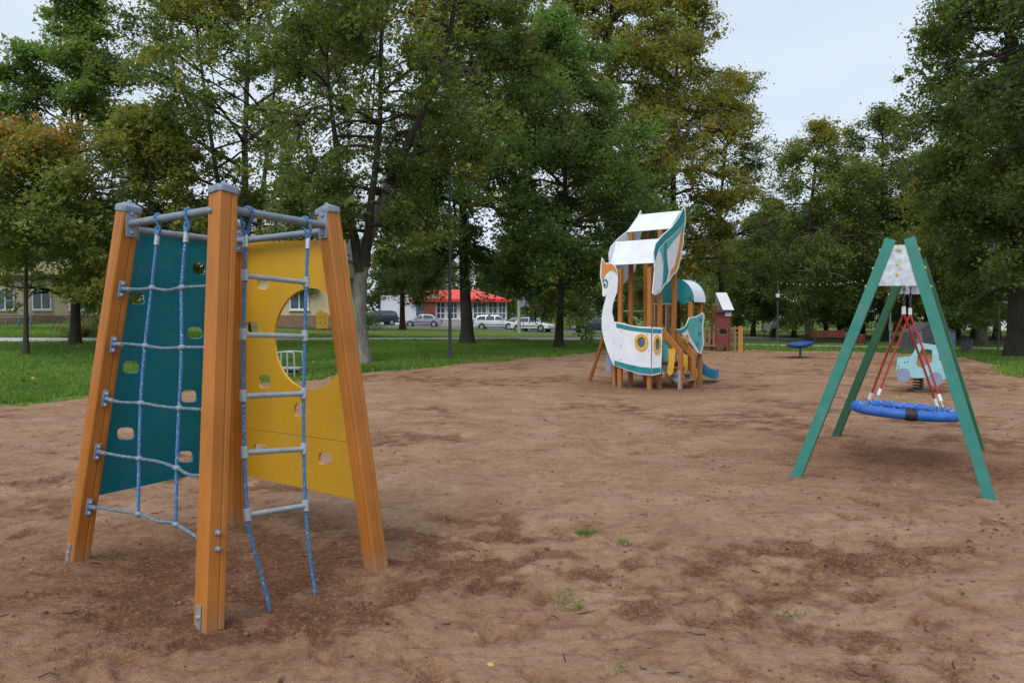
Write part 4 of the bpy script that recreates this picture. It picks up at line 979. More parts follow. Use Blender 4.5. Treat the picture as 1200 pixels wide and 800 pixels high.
def ringpx(cx, cy, rx, ry, k, fn, nrm, off, par):
    o_ = [(cx+rx*math.cos(t), cy+ry*math.sin(t)) for t in [2*math.pi*i/24 for i in range(24)]]
    i_ = [(cx+rx*k*math.cos(t), cy+ry*k*math.sin(t)) for t in [2*math.pi*i/24 for i in range(24)]]
    r_ = MB().plate([fn(o_, off), fn(i_, off)], nrm, .014).build('porthole_ring', 'gold', par, bev=.003)
    for i in range(8):
        t = 2*math.pi*i/8+.2; p = fn([(cx+rx*(1+k)/2*math.cos(t), cy+ry*(1+k)/2*math.sin(t))], off)[0]
        MB().tube([p+nrm*.010, p+nrm*.020], .014, 6).build('rivet', 'orange', par)
    MB().plate([fn([(cx+rx*.78*math.cos(t), cy+ry*.78*math.sin(t)) for t in [2*math.pi*i/20 for i in range(20)]], off+.018 if fn is FPn else off-.018)], nrm, .006).build('porthole_pane', 'dark_pane', par)
ringpx(752, 401, 8, 10.2, .6, FPn, -sv, oF-.022, hull)
p_e = FPn([(764, 410)], oF)[0]; fn_n = (-sv*.5+su*.87).normalized()
def FC(pts, off=0.0): return [onpl(x, y_, p_e+fn_n*off, fn_n) for x, y_ in pts]
ph2 = [(770+2.6*math.cos(t), 403.6+7.4*math.sin(t)) for t in [2*math.pi*k/20 for k in range(20)]]
hull2 = board(FC([(764.4, 383), (775.5, 383.8), (775.2, 410), (774, 437.5), (763.4, 440)]), fn_n, .02, holes=[FC(ph2)], name='hull_board', lab='narrow white side board with a porthole')
for pts in ([(765, 385), (775.2, 385.6), (775.1, 390.4), (765, 390)], [(764, 431.2), (774.2, 430.4), (774, 436), (763.8, 438.4)]):
    MB().plate([FC(pts, .022)], fn_n, .006).build('trim', 'teal_mid', hull2)
ringpx(770, 403.6, 4.6, 11.6, .62, FC, fn_n, .022, hull2)
for px, py in ((728.5, 388), (728.3, 405), (728, 421.6), (759, 391.5), (760.5, 410.5)):
    p = FPn([(px, py)], oF)[0]; MB().tube([p-sv*.015, p-sv*.028], .012, 6).build('bolt', 'chain', hull)
# side apron behind hull
board([SP(uA-.06, .0, .42), SP(uA-.06, vM*.9, .5), SP(uA-.06, vM*.9, 1.3), SP(uA-.06, 0, 1.38)], -su, .02, name='hull_board')
# swan figurehead
oS = -.09
swan = [(705.5, 301.5), (707.5, 304), (709.4, 308.4), (714, 307.6), (718.4, 308.8), (721.8, 312), (723.8, 318), (724.6, 329), (723.4, 342.5), (720.6, 350), (718.6, 357), (717.6, 366), (720, 377), (719.8, 400), (719.4, 427.8), (716, 420), (712.6, 412), (708.2, 398), (705.6, 384), (705.9, 370), (707.4, 360), (709.8, 351.5), (711.6, 343.5), (709.5, 347.4), (707, 347.2), (706.2, 342.6), (706.6, 338), (705.3, 331), (703.6, 323), (704.2, 313)]
sn = board(FPn(swan, oS), -sv, .022, name='figurehead', lab='white swan board with an orange crest and blue ringed eye')
def ov2(pts, m, nm): return MB().plate([FPn(pts, oS-.027)], -sv, .005).build(nm, m, sn)
ov2([(705.7, 303.5), (707.2, 305.5), (709, 309.4), (714, 308.8), (718, 310), (721, 313), (722.8, 318.5), (723, 322), (720.5, 318.6), (717, 316.6), (713.6, 317.4), (710, 321), (707.8, 326), (706.2, 331.4), (704.6, 323), (705, 314)], 'orange', 'crest')
ov2([(709.6+3.0*math.cos(t), 332.2+5.4*math.sin(t)) for t in [2*math.pi*k/16 for k in range(16)]], 'teal_mid', 'eye_ring')
MB().plate([FPn([(709.2+1.9*math.cos(t), 333.2+3.7*math.sin(t)) for t in [2*math.pi*k/12 for k in range(12)]], oS-.034)], -sv, .004).build('eye_white', 'white', sn)
MB().plate([FPn([(708.7+1.1*math.cos(t), 334+2.3*math.sin(t)) for t in [2*math.pi*k/12 for k in range(12)]], oS-.040)], -sv, .004).build('pupil', 'black', sn)
# sail wings and the boards between them
wing = [(801.2, 241.4), (795.5, 254), (786.5, 266), (776, 275), (767.6, 285), (765.2, 294.5), (766, 306.5), (766.4, 317), (765, 332), (763.8, 344), (766.8, 346), (773, 342.5), (777.5, 335), (784, 329), (787.4, 323), (791.6, 319.5), (794.4, 314.5), (795.5, 308.5), (797.6, 301), (798.6, 292), (800.6, 284.5), (800.4, 275), (803, 260), (802.6, 248)]
oW = .11
W3 = [Vector(p) for p in FPn([(0, 0)])] and SPn(wing, oW)
wr = board(W3, su, .022, name='sail_wing', lab='right sail wing in teal, white and orange')
def ow(pts, m, nm='trim', lift=.024): return MB().plate([SPn(pts, oW+lift)], su, .005).build(nm, m, wr)
ow([(801, 243.5), (795.6, 255.4), (787, 267), (776.6, 276.4), (768.4, 286), (766.6, 295), (767.4, 306), (771.5, 292), (778.5, 283.5), (789, 274.5), (797, 266.4), (802.4, 259), (802.2, 249)], 'teal_mid')
ow([(802.2, 260.4), (797, 267.6), (789, 275.8), (778.8, 284.8), (772.4, 293), (775, 296), (777.4, 310), (776.4, 330), (774.6, 338), (768, 344), (772.6, 341), (777, 334), (779.6, 330), (781.6, 318), (780.4, 305), (780.6, 294), (790, 281), (801, 268)], 'aqua')
ow([(779, 285.2), (781.2, 283.4), (781.4, 296), (782, 306), (783.4, 318), (780.6, 330.6), (776.6, 333), (777.8, 322), (778.4, 308), (777.6, 297)], 'teal_mid', 'trim', .030)
ow([(802.4, 264), (800, 275.4), (800, 284.4), (798, 292), (797, 301), (794.8, 308.4), (793.6, 314), (790.8, 318.6), (786.6, 322.4), (783.6, 328.4), (786.2, 316.6), (790.8, 311), (792.6, 302), (794.6, 294), (796, 284), (797.6, 274)], 'orange')
wW = None
for w_ in np.linspace(.8, 1.8, 60):
    q = W3[0]-su*float(w_); d = q-CP; px = 600+FPX*d.x/(d.dot(FW))
    if px < 751: wW = float(w_); break
wl_ = MB().plate([[p-su*wW for p in W3]], su, .022, 0, 0).build('sail_wing', 'white', ship); wl_['label'] = 'plain white left sail wing'
for a, b_ in (((766.6, 308.5), (773.5, 280)), ((785.0, 268.5), (798.6, 247.5))):
    p, q = SPn([a, b_], oW); e = q-p; n_ = e.cross(su).normalized(); n_ = n_ if n_.dot(sv) < 0 else -n_
    p1, q1 = p-su*(wW-.024), q-su*(wW-.024); p, q = p-su*.002, q-su*.002
    MB().plate([[p, q, q1, p1]], n_, .02).build('sail_board', 'white', ship, bev=.003)
    for t_ in (.12, .88): MB().tube([p1+(q1-p1)*t_+su*.08+n_*.018, p1+(q1-p1)*t_+su*.08+n_*.026], .014, 6).build('bolt', 'chain', ship)
# grey rear railing
zr = 1.95
for zq in (1.92, 1.05): MB().tube([SP(uA, vC+.02, zq), SP(0, vC+.02, zq)], .022, 8).build('railing', 'rung', ship, smo='a')
for k in range(5): MB().tube([SP(uA+(0-uA)*(k+.5)/5, vC+.02, 1.05), SP(uA+(0-uA)*(k+.5)/5, vC+.02, 1.92)], .011, 6).build('baluster', 'rung', ship, smo='a')
MB().tube([SP(uA-.03, vM*.2, 1.75), SP(uA-.03, vC, 1.75)], .02, 8).build('railing', 'rung', ship, smo='a')
# stairs
p_s1, p_s2 = oB+sv*(vM+.02), oB+sv*(vC+.06)
def S1(x, y_): return onpl(x, y_, p_s1, sv)
def S2(x, y_): return onpl(x, y_, p_s2, sv)
a1, b1 = S1(774.5, 386), S1(797.5, 413.5); a2, b2 = S2(791.5, 392), S2(813, 417)
MB().bar(a1, b1, .035, .16, sv, c=.006).build('stringer', 'wood_far', ship); MB().bar(a2, b2, .035, .17, sv, c=.006).build('stringer', 'wood_far', ship)
def npost(top, zt, w=.09): return MB().bar(Vector((top.x, top.y, -.2)), Vector((top.x, top.y, zt)), w, w, su, c=.006).build('newel_post', 'wood_far', ship)
n1 = npost(b1, b1.z+.06); n2 = npost(b2, b2.z+.02)
MB().box(Vector((b1.x, b1.y, .17))-sv*.05, (.07, .012, .42), Matrix((su, sv, Zv)).transposed()).build('post_anchor', 'zinc', n1)
ue1 = uv_of(b1)[0]
for k in range(4):
    t = (k+.5)/4; z_ = zD*(1-t)*.95+.06; uu = .06+(ue1-.05)*t
    MB().bar(SP(uu, vM+.02, z_), SP(uu, vC+.02, z_), .03, .15, Zv).build('tread', 'old_wood', ship)
for v_ in (vM+.06, vC+.02):
    MB().plate([[SP(.05, v_, zD+.02), SP(.05, v_, zD-.25), SP(ue1-.02, v_, .02), SP(ue1-.02, v_, .20)]], sv, .02).build('stair_cheek', 'grey_blue', ship)
# yellow and pale teal stair side boards
def SC(pts, off): return [onpl(x, y_, oB+sv*(vM-.04+off), sv) for x, y_ in pts]
MB().plate([SC([(783.5, 409), (789.5, 407.6), (792, 411), (790.6, 425), (788.6, 438), (785, 440), (781.6, 436), (784, 424)], -.05)], -sv, .02).build('stair_board', 'gold', ship)
MB().plate([SC([(776, 401), (780, 398), (785, 398.5), (784.4, 412), (782.6, 428), (776.4, 431)], .12)], -sv, .02).build('stair_board', 'aqua', ship)
def SC2(pts): return [onpl(x, y_, oB+sv*(vC-.02), sv) for x, y_ in pts]
MB().plate([SC2([(800, 414), (806, 416), (806, 428), (804, 438), (799.4, 438), (800.5, 426)])], -sv, .02).build('stair_board', 'gold', ship)
# rear tower with arched roof, side board and slide
vE = vC+.35; e1_, f1_ = onpl(809, 445, oB+sv*vE, sv), onpl(820, 444, oB+sv*(vE+.5), sv)
uE = uv_of(e1_)[0]; uF, vF = uv_of(f1_)[0], vE+.5
rp4 = [(uE, vE), (uF, vF), (uE-1.0, vE), (uF-1.0, vF+.2)]
for u, v in rp4: spost(u, v, 2.15, .10)
pa = oB+sv*(vE-.03)
def AR(cx, rx, top, bot, plane):
    return [onpl(cx+rx*math.cos(t), bot-(bot-top)*math.sin(t), plane, sv) for t in [math.pi*k/16 for k in range(17)]]
cxa = 791
arc = AR(cxa, 22.5, 326, 352, pa); sc_ = []
for i in range(5):
    f = i/4; q = arc[-1]+(arc[0]-arc[-1])*f; sc_.append(q-Zv*(.08 if i % 2 else -.02))
ar1 = MB().plate([arc+sc_[1:-1]], -sv, .02).build('roof_arch', 'teal_mid', ship)
dv = .62; ar2 = MB().plate([[p+sv*dv for p in arc+sc_[1:-1]]], sv, .02).build('roof_arch', 'teal_mid', ship)
mb = MB(); vs = []
for p in arc:
    for v_, s_ in ((.001, .0), (dv-.001, .0)): vs.append(p+sv*v_-Zv*.02)
n0 = len(vs); vs += [q-Zv*.018 for q in vs]
fs = [(2*i, 2*i+2, 2*i+3, 2*i+1) for i in range(16)]+[(n0+2*i, n0+2*i+1, n0+2*i+3, n0+2*i+2) for i in range(16)]+[(0, 1, n0+1, n0), (32, n0+32, n0+33, 33)]
mb.add(vs, fs); mb.build('roof_sheet', 'white', ship, smo='a', fix=True)
pside = SP(uE+.06, vE, 0)
def SD(pts, off=0.0): return [onpl(x, y_, pside+su*off, su) for x, y_ in pts]
sbd = board(SD([(791, 385.8), (798, 385), (803, 382), (805, 377), (807, 372), (814.7, 370.6), (820, 368), (823, 365.8), (825, 370.6), (823.4, 381.6), (823.6, 391), (824.4, 402), (821, 414.7), (816, 412.6), (810, 404), (802, 395)]), su, .02, name='side_board', lab='aqua and white wavy side board with blue circles')
def osd(pts, m, nm='trim', lift=.024): return MB().plate([SD(pts, lift)], su, .005).build(nm, m, sbd)
osd([(807.6, 373.4), (814.7, 372), (820, 369.4), (822.6, 367.6), (824, 371), (822.4, 381.6), (822.6, 391), (823.4, 402), (820.4, 412.6), (815, 404), (808.6, 393), (805.8, 385)], 'aqua')
osd([(792, 386.6), (798, 386.2), (803.4, 383), (806.6, 376), (807, 382), (804, 387), (799, 390.4), (794.4, 390.4)], 'teal_mid')
for cx, cy in ((821, 374.8), (819.6, 391), (817.6, 403)):
    osd([(cx+1.9*math.cos(t), cy+2.2*math.sin(t)) for t in [2*math.pi*k/12 for k in range(12)]], 'teal_mid', 'circle', .030)
ringpx(804.4, 396.6, 2.4, 5, .55, SD, su, .024, sbd)
# slide running off to the back right
sl = []
for t, z_ in ((0, 1.0), (.25, .95), (.5, .78), (.8, .5), (1.1, .26), (1.35, .14), (1.6, .12)): sl.append(SP(uF-1.05+t*.78, vF+.45+t*.05, z_))
sl = catmull(sl, 4, False); sdv = (sv-su*.25).normalized(); vs, fs = [], []; pr = [(-.27, .16), (-.25, .16), (-.22, .01), (0, -.02), (.22, .01), (.25, .16), (.27, .16), (.24, -.02), (0, -.05), (-.24, -.02)]
for p in sl:
    for a, z_ in pr: vs.append(p+sdv*a+Zv*z_)
npf = len(pr)
for i in range(len(sl)-1):
    for j in range(npf): fs.append((i*npf+j, i*npf+(j+1) % npf, (i+1)*npf+(j+1) % npf, (i+1)*npf+j))
fs += [tuple(range(npf)), tuple(range((len(sl)-1)*npf, len(sl)*npf))[::-1]]
mb = MB(); mb.add(vs, fs); mb.build('slide', 'blue_plastic', ship, smo='a', fix=True)
# climbing pole and foot plate on the port side
pa_, pb_ = at(707.5, 394, oB.y+.9), onz(697.5, 426, 0.0); pb_ = at(697.5, 426, oB.y+1.4)
gp_ = Vector((pb_.x, pb_.y, 0)); dd = (pb_-pa_).normalized(); MB().bar(pa_-dd*.3, pa_+dd*((pa_.z+.1)/-dd.z), .07, .07, su, c=.006).build('ramp_pole', 'wood_far', ship)
MB().plate([FPn([(711.5, 414), (717, 422), (716, 436), (710.5, 434)], .1)], -sv, .02).build('side_plate', 'grey_blue', ship)
MB().bar(SP(uA-.25, .15, -.2), SP(uA-.25, .15, .55), .09, .09, su, c=.006).build('post', 'wood_far', ship)

# ------------------------------------------------------------------ spring rider
c0 = onz(1085, 457); cvw = Vector((c0.x, c0.y, 0)).normalized(); rn_ = Vector((-.25, -1, 0)).normalized()
tk = thing('spring_rider', c0, 'pale blue truck shaped spring rider standing in the sand behind the swing seat', 'spring rider')
def TK(pts, off=0.0): return [onpl(x, y_, c0+rn_*off, rn_) for x, y_ in pts]
q = lambda x, y_: (1030+x/8.89, 380+y_/8.89)
body = [q(190, 345), q(330, 330), q(360, 290), q(395, 215), q(430, 190), q(600, 215), q(615, 260), q(625, 370), q(655, 380), q(690, 470), q(700, 560), q(670, 575), q(510, 560), q(330, 550), q(175, 480), q(185, 420)]
win = [q(440, 250), q(550, 265), q(555, 390), q(480, 430), q(455, 455), q(400, 440), q(385, 400), q(405, 330)]
for off in (.17, -.19):
    o = MB().plate([TK(body, off), TK(win, off)], rn_, .022).build('side_board', 'sky_blue', tk, bev=.003)
    for cx, cy, r_ in ((255, 525, 72), (588, 570, 74)):
        MB().plate([[onpl(*q(cx+r_*math.cos(t), cy+r_*math.sin(t)), c0+rn_*(off+(.026 if off > 0 else -.016)), rn_) for t in [2*math.pi*k/24 for k in range(24)]]], rn_, .012).build('wheel_board', 'grey_blue', o)
    for x_, y_ in ((265, 395), (295, 388), (205, 440), (195, 470), (530, 488), (545, 492)):
        p = TK([q(x_, y_)], off+.02)[0]; MB().tube([p, p+rn_*.012], .014, 6).build('bolt', 'black', o)
tx_ = Vector((-rn_.y, rn_.x, 0)); rtk = Matrix((tx_, rn_, Zv)).transposed()
sc0 = TK([q(440, 480)])[0]; MB().box(sc0+Zv*-.02, (.40, .36, .03), rtk).build('seat', 'grey_blue', tk, bev=.004)
MB().box(TK([q(600, 440)])[0], (.03, .36, .30), rtk).build('back_board', 'sky_blue', tk, bev=.004)
MB().box(TK([q(300, 400)])[0], (.03, .36, .22), rtk).build('front_board', 'sky_blue', tk, bev=.004)
hb_ = TK([q(385, 330)])[0]; MB().tube([hb_-rn_*.30, hb_+rn_*.30], .016, 8).build('handlebar', 'red', tk, smo='a')
fr_ = TK([q(420, 520)])[0]
MB().box(fr_+Zv*.0, (.62, .34, .04), rtk).build('base_board', 'grey_blue', tk)
zt_ = fr_.z-.02; sp = [Vector((c0.x-.02+.10*math.cos(a), c0.y+.10*math.sin(a), .02+(zt_-.02)*a/(2*math.pi*5))) for a in np.linspace(0, 2*math.pi*5, 76)]
bx_ = fr_.x-c0.x; by_ = fr_.y-c0.y
MB().tube([p+Vector((bx_, by_, 0)) for p in sp], .017, 6).build('spring', 'black', tk, smo=True)
MB().box((fr_.x, fr_.y, -.03), (.34, .34, .10)).build('base_plate', 'chain', tk)

# ------------------------------------------------------------------ red playhouse, disc, benches, bins, lamps far right
def rel(p, x, y_, z): return Vector((p.x+x, p.y+y_, p.z+z))
h0 = gat(848, 36.5); ph_ = thing('playhouse_tower', h0, 'small red play tower with a tilted white roof board and log rails', 'play tower')
def HX(px): return (px-600)/FPX*36.5-h0.x
def HZq(py): return 1.6+(HZ-py)/FPX*36.5-h0.z
for px in (839.5, 855):
    for dy in (0, .75): MB().bar(rel(h0, HX(px), dy, -.2), rel(h0, HX(px), dy, HZq(358)), .09, .09).build('post', 'red', ph_)
mb = MB(); A_ = [rel(h0, HX(840), -.25, HZq(343)), rel(h0, HX(853), -.25, HZq(343)), rel(h0, HX(857.5), -.35, HZq(363.5)), rel(h0, HX(844.5), -.35, HZq(363.5))]
A_[0].y += .55; A_[1].y += .55
n_ = (A_[1]-A_[0]).cross(A_[2]-A_[0]).normalized(); n_ = n_ if n_.y < 0 else -n_
MB().plate([A_], n_, .025).build('roof_board', 'white', ph_); B2 = [Vector((p.x, 2*(A_[0].y)-p.y, p.z)) for p in A_]
n2 = Vector((n_.x, -n_.y, n_.z)); MB().plate([B2], n2, .025).build('roof_board', 'white', ph_)
MB().box(rel(h0, HX(847.5), -.06, HZq(375)), (.62, .03, .85)).build('wall_board', 'dark_red', ph_)
MB().box(rel(h0, HX(852.5), -.10, HZq(368)), (.30, .03, .18)).build('white_board', 'white', ph_)
MB().box(rel(h0, HX(847), -.06, HZq(399)), (.50, .03, .60)).build('wall_board', 'red', ph_)
MB().box(rel(h0, HX(847), .38, HZq(392)), (.72, .8, .05)).build('deck', 'old_wood', ph_)
MB().box(rel(h0, HX(846), -.2, HZq(364.5)), (.7, .1, .10)).build('gable_trim', 'car_dark', ph_)
for px in (861, 866.5, 869): MB().bar(rel(h0, HX(px), 0, -.2), rel(h0, HX(px), 0, HZq(382)), .08, .08).build('rail_post', 'orange' if px != 861 else 'old_wood', ph_)
for py in (384.5, 390): MB().box(rel(h0, HX(862), .05, HZq(py)), (.72, .05, .09)).build('rail', 'old_wood', ph_)
for k, px in enumerate((826, 828.5, 831.5, 834, 836.5)): MB().tube([rel(h0, HX(px), .3*(k % 2), -.2), rel(h0, HX(px), .3*(k % 2), HZq(384+3*(k % 3)))], .055, 8).build('log', 'old_wood', ph_, smo='a')
MB().box(rel(h0, HX(831), .1, HZq(395)), (.5, .06, .10)).build('rail', 'old_wood', ph_); MB().box(rel(h0, HX(831), -.05, HZq(405)), (.6, .3, .06)).build('bench_board', 'old_wood', ph_)
# spinner disc
p = gat(938, 31.2); p.z = sz(p.x, p.y); dk = thing('spinner_disc', p, 'tilted blue spinner disc on a single post at the far end of the sand', 'spinner')
tl = Matrix.Rotation(R(-7), 3, 'Y') @ Matrix.Rotation(R(2.5), 3, 'X'); cz = .50
MB().tube([rel(p, 0, 0, -.2), rel(p, 0, 0, cz)], .05, 10).build('post', 'chain', dk, smo='a')
mb = MB(); mb.lathe((0, 0, 0), [(.0, -.06), (.44, -.06), (.52, -.02), (.53, .05), (.49, .09), (.40, .05), (0, .03)], 28); mb.v = [tuple(rel(p, 0, 0, cz+.03)+tl @ Vector(v)) for v in mb.v]; mb  .build('disc', 'disc_blue', dk, smo='a')
mb = MB(); mb.lathe((0, 0, 0), [(.30, -.10), (.40, -.064), (.0, -.062)], 20); mb.v = [tuple(rel(p, 0, 0, cz+.03)+tl @ Vector(v)) for v in mb.v]; mb.build('hub', 'black', dk, fix=True)
# bench
def bench(px, d, w, lab, rz=0):
    p = gat(px, d); t = thing('park_bench', p, lab, 'bench'); t.rotation_euler = (0, 0, rz)
    for k in range(4): MB().box(rel(p, 0, .22+.03*k, .50+.115*k), (w, .03, .095)).build('back_slat', 'dark_red', t)
    for k in range(4): MB().box(rel(p, 0, -.22+.115*k, .44), (w, .095, .035)).build('seat_slat', 'dark_red', t)
    for s in (-1, 1):
        for dy in (-.2, .2): MB().box(rel(p, s*(w/2-.2), dy, .18), (.06, .06, .5)).build('leg', 'dark_pole', t)
        MB().bar(rel(p, s*(w/2-.2), .26, .40), rel(p, s*(w/2-.2), .37, .95), .05, .05).build('back_support', 'dark_pole', t)
    return t
bench(971, 53, 2.5, 'long faded red slatted bench under the trees left of the swing leg')
p = gat(1009, 50); rbn = thing('litter_bin', p, 'small red litter bin beside the path behind the swing', 'bin')
MB().lathe(p, [(.24, .12), (.27, .2), (.30, .62), (.31, .66), (.27, .66)], 14).build('body', 'dark_red', rbn, smo='a')
for s in (-1, 1): MB().box(rel(p, .28*s, 0, .25), (.05, .05, .6)).build('leg', 'dark_pole', rbn)
MB().lathe(p, [(.275, .661), (.26, .70), (0, .71)], 14).build('rim', 'dark_pole', rbn)
p = gat(1133, 35.5); gb = thing('concrete_bin', p, 'squat grey concrete litter bin with a bag, right of the swing', 'bin')
MB().lathe(p, [(.24, -.05), (.25, .05), (.225, .1), (.235, .56), (.26, .6), (.26, .66), (.20, .66)], 14).build('body', 'dark_concrete', gb, smo='a')
MB().lathe(p, [(.19, .661), (.21, .70), (.16, .73), (.06, .70)], 10).build('bag', 'black', gb, smo=True)
# grey faceted hut
p = gat(1096, 38); hu = thing('grey_hut', p, 'dark grey angular hut with a sloping front behind the blue truck rider', 'hut')
def HU(px, py, dy): return Vector(((px-600)/FPX*38, 38+dy, 1.6+(HZ-py)/FPX*38))
prof = [(1072, 414), (1074, 389), (1079, 386), (1091, 377.5), (1108, 383), (1120.5, 388), (1120.5, 413)]
fr = [HU(x, y_, 0) for x, y_ in prof]
MB().plate([fr], (0, 1, 0), 1.5).build('shell', 'dark_concrete', hu, bev=.02)
MB().plate([[HU(x, y_, -.03) for x, y_ in ((1073.6, 412), (1075, 390), (1079.6, 388), (1083, 412))]], (0, 1, 0), .025).build('front_panel', 'concrete', hu)
mb = MB(); mb.plate([[HU(x, y_, -.025) for x, y_ in ((1110, 412), (1110, 388), (1119.5, 391), (1119.5, 411))]], (0, 1, 0), .02); mb.build('door', 'grey_blue', hu)
# lamps
def lamp(px, d, h, lab, r=.05, m='dark_pole', head=True):
    p = gat(px, d); t = thing('street_lamp', p, lab, 'street lamp')
    MB().tube([rel(p, 0, 0, -.3), rel(p, 0, 0, h*.5), rel(p, .01, 0, h)], [r*1.15, r, r*.8], 12).build('pole', m, t, smo='a')
    MB().lathe(p, [(r*2.0, -.1), (r*2.0, .02), (r*1.4, .06), (r*1.2, .28), (r*1.1, .3)], 12).build('base', m, t, smo='a')
    if head:
        MB().lathe(rel(p, 0, 0, h), [(.05, 0), (.07, .05), (.06, .16), (.02, .2)], 12).build('cap', m, t, smo='a')
        if lab.startswith('dark park'): MB().box(rel(p, -.06, -.12, h*.80), (.2, .2, .24)).build('junction_box', 'white_paint', t, bev=.02)
    else:
        MB().tube([rel(p, 0, 0, h), rel(p, .2, -.1, h+.25), rel(p, .9, -.3, h+.35)], .035, 8).build('arm', m, t, smo='a')
        MB().box(rel(p, 1.2, -.4, h+.34), (.7, .22, .1)).build('lamp_head', 'dark_pole', t, bev=.02)
    return t
pl1 = gat(527, 28); lamp(527.3, 28, 7.4, 'tall slim dark grey lamp pole standing on the lawn', .055, head=False)
lamp(911, 50, 3.9, 'dark park lamp post with a white box and string lights', .055)
lamp(1170, 40, 3.6, 'thin dark lamp post between the concrete bin and the large right tree', .045)
lamp(1043, 44, 3.4, 'thin grey lamp post seen between the swing legs', .045, 'pipe')
# string lights
def lights(p, q, sag, n, lab):
    t = thing('string_lights', (p+q)/2, lab, 'string lights'); P = [p+(q-p)*(k/30)-Zv*sag*4*(k/30)*(1-k/30) for k in range(31)]
    MB().tube(P, .008, 5).build('cable', 'black', t, smo=True)
    for k in range(n):
        s = (k+.5)/n; c_ = p+(q-p)*s-Zv*(sag*4*s*(1-s)+.06); MB().ball(c_, .034, 8, (1, 1, 1.2)).build('bulb', 'bulb', t, smo=True)
L0 = gat(911, 50); lights(rel(L0, 0, 0, 4.0), at(1043, 322, 44), .28, 16, 'string of white bulbs from the park lamp towards the swing')
lights(rel(L0, 0, 0, 3.55), at(935, 351, 47), .25, 7, 'short string of bulbs drooping right of the park lamp')
L1 = gat(1170, 40); lights(rel(L1, 0, 0, 2.9), at(1194, 343, 33), .35, 8, 'drooping string of bulbs between lamp post and large right tree')
# sign far behind the park lamp
p = gat(899.5, 62); sg = thing('notice_board', p, 'pale blue white notice board on posts left of the standing person', 'sign')
for s in (-1, 1): MB().box(rel(p, .26*s, 0, .5), (.06, .06, 1.4)).build('post', 'dark_pole', sg)
MB().box(rel(p, 0, -.05, 1.05), (.66, .04, .55)).build('panel', 'white', sg)

# ------------------------------------------------------------------ left lawn furniture
def tubes_part(name, m, par, lines, r): 
    for P in lines: MB().tube(P, r, 8).build(name, m, par, smo='a')
p = gat(20, 47.5); br_ = thing('bar_rack', p, 'grey metal bar frame with blue post feet in front of the beige building', 'bar frame')
def BX(px): return (px-600)/FPX*47.5-p.x
xs = [BX(-16), BX(8), BX(22), BX(36.5)]; top_ = 1.6+(HZ-352.5)/FPX*47.5-p.z
for x in xs:
    po = MB().tube([rel(p, x, 0, -.2), rel(p, x, 0, top_)], .028, 8).build('post', 'pipe', br_, smo='a'); MB().tube([rel(p, x, 0, -.1), rel(p, x, 0, .38)], .06, 8).build('foot', 'blue_plastic', po, smo='a')
for f in (1.0, .62, .38): MB().tube([rel(p, xs[0], 0, top_*f), rel(p, xs[-1], 0, top_*f)], .02, 8).build('rail', 'pipe', br_, smo='a')
p = gat(74, 43); arh = thing('metal_arch', p, 'low curved metal arch on the lawn beside the reddish bush', 'arch')
pts = [rel(p, -.75+1.5*t, 0, -.1+1.1*math.sin(math.pi*min(1, t*1.0))**.8) for t in np.linspace(0, 1, 13)]; MB().tube(pts, .03, 8).build('hoop', 'dark_pole', arh, smo=True)
pts = [rel(p, -.75+1.5*t, .5, -.1+1.0*math.sin(math.pi*min(1, t*1.0))**.8) for t in np.linspace(0, 1, 13)]; MB().tube(pts, .03, 8).build('hoop', 'dark_pole', arh, smo=True)
for t in (.3, .5, .7): MB().tube([rel(p, -.75+1.5*t, 0, -.1+1.1*math.sin(math.pi*t)**.8), rel(p, -.75+1.5*t, .5, -.1+1.0*math.sin(math.pi*t)**.8)], .02, 6).build('crossbar', 'dark_pole', arh, smo='a')
# exercise frame seen through the round opening
p = gat(338, 20.6); ef = thing('exercise_bench', p, 'grey tubular exercise bench seen through the round yellow opening', 'exercise bench')
def EX(px): return (px-600)/FPX*20.6-p.x
def EZ(py): return 1.6+(HZ-py)/FPX*20.6-p.z
for x0, x1, dy in ((326, 347, -.2), (326, 351.5, .25)):
    z1 = EZ(412.5); MB().tube(catmull([rel(p, EX(x0), dy, -.1), rel(p, EX(x0), dy, z1-.1), rel(p, EX(x0)+.08, dy, z1), rel(p, EX(x1)-.08, dy, z1), rel(p, EX(x1), dy, z1-.1), rel(p, EX(x1), dy, -.1)], 5, False), .022, 8).build('frame', 'rung', ef, smo=True)
MB().tube([rel(p, EX(339), -.2, EZ(412.5)), rel(p, EX(339), -.2, -.1)], .022, 8).build('upright', 'rung', ef, smo='a')
MB().box(rel(p, EX(340), .02, EZ(432.5)), (.52, .36, .05)).build('seat', 'grey_blue', ef, bev=.01)
MB().box(rel(p, EX(340), .02, EZ(435)), (.40, .28, .05)).build('seat_base', 'black', ef)
for dy in (-.2, .25): MB().tube([rel(p, EX(326), dy, EZ(431)), rel(p, EX(350), dy, EZ(431))], .018, 8).build('crossbar', 'rung', ef, smo='a')
p = gat(377.5, 50); yp = thing('yellow_panel', p, 'bright yellow play panel with round holes seen through the large opening', 'play panel')
def YX(px, py): return Vector(((px-600)/FPX*50, 50, 1.6+(HZ-py)/FPX*50))
MB().plate([[YX(*q_) for q_ in ((371, 385), (371, 366), (376, 363), (380, 366), (385, 367), (385, 385))]]+[[YX(cx+1.3*math.cos(t), cy+1.3*math.sin(t)) for t in [2*math.pi*k/12 for k in range(12)]] for cx, cy in ((375.5, 372), (381, 372), (375.5, 378.5), (381, 378.5))], (0, -1, 0), .03).build('panel', 'gold', yp)
for px in (372, 384): MB().box(YX(px, 384)+Vector((0, .06, -.2)), (.08, .08, 1.0)).build('post', 'orange', yp)

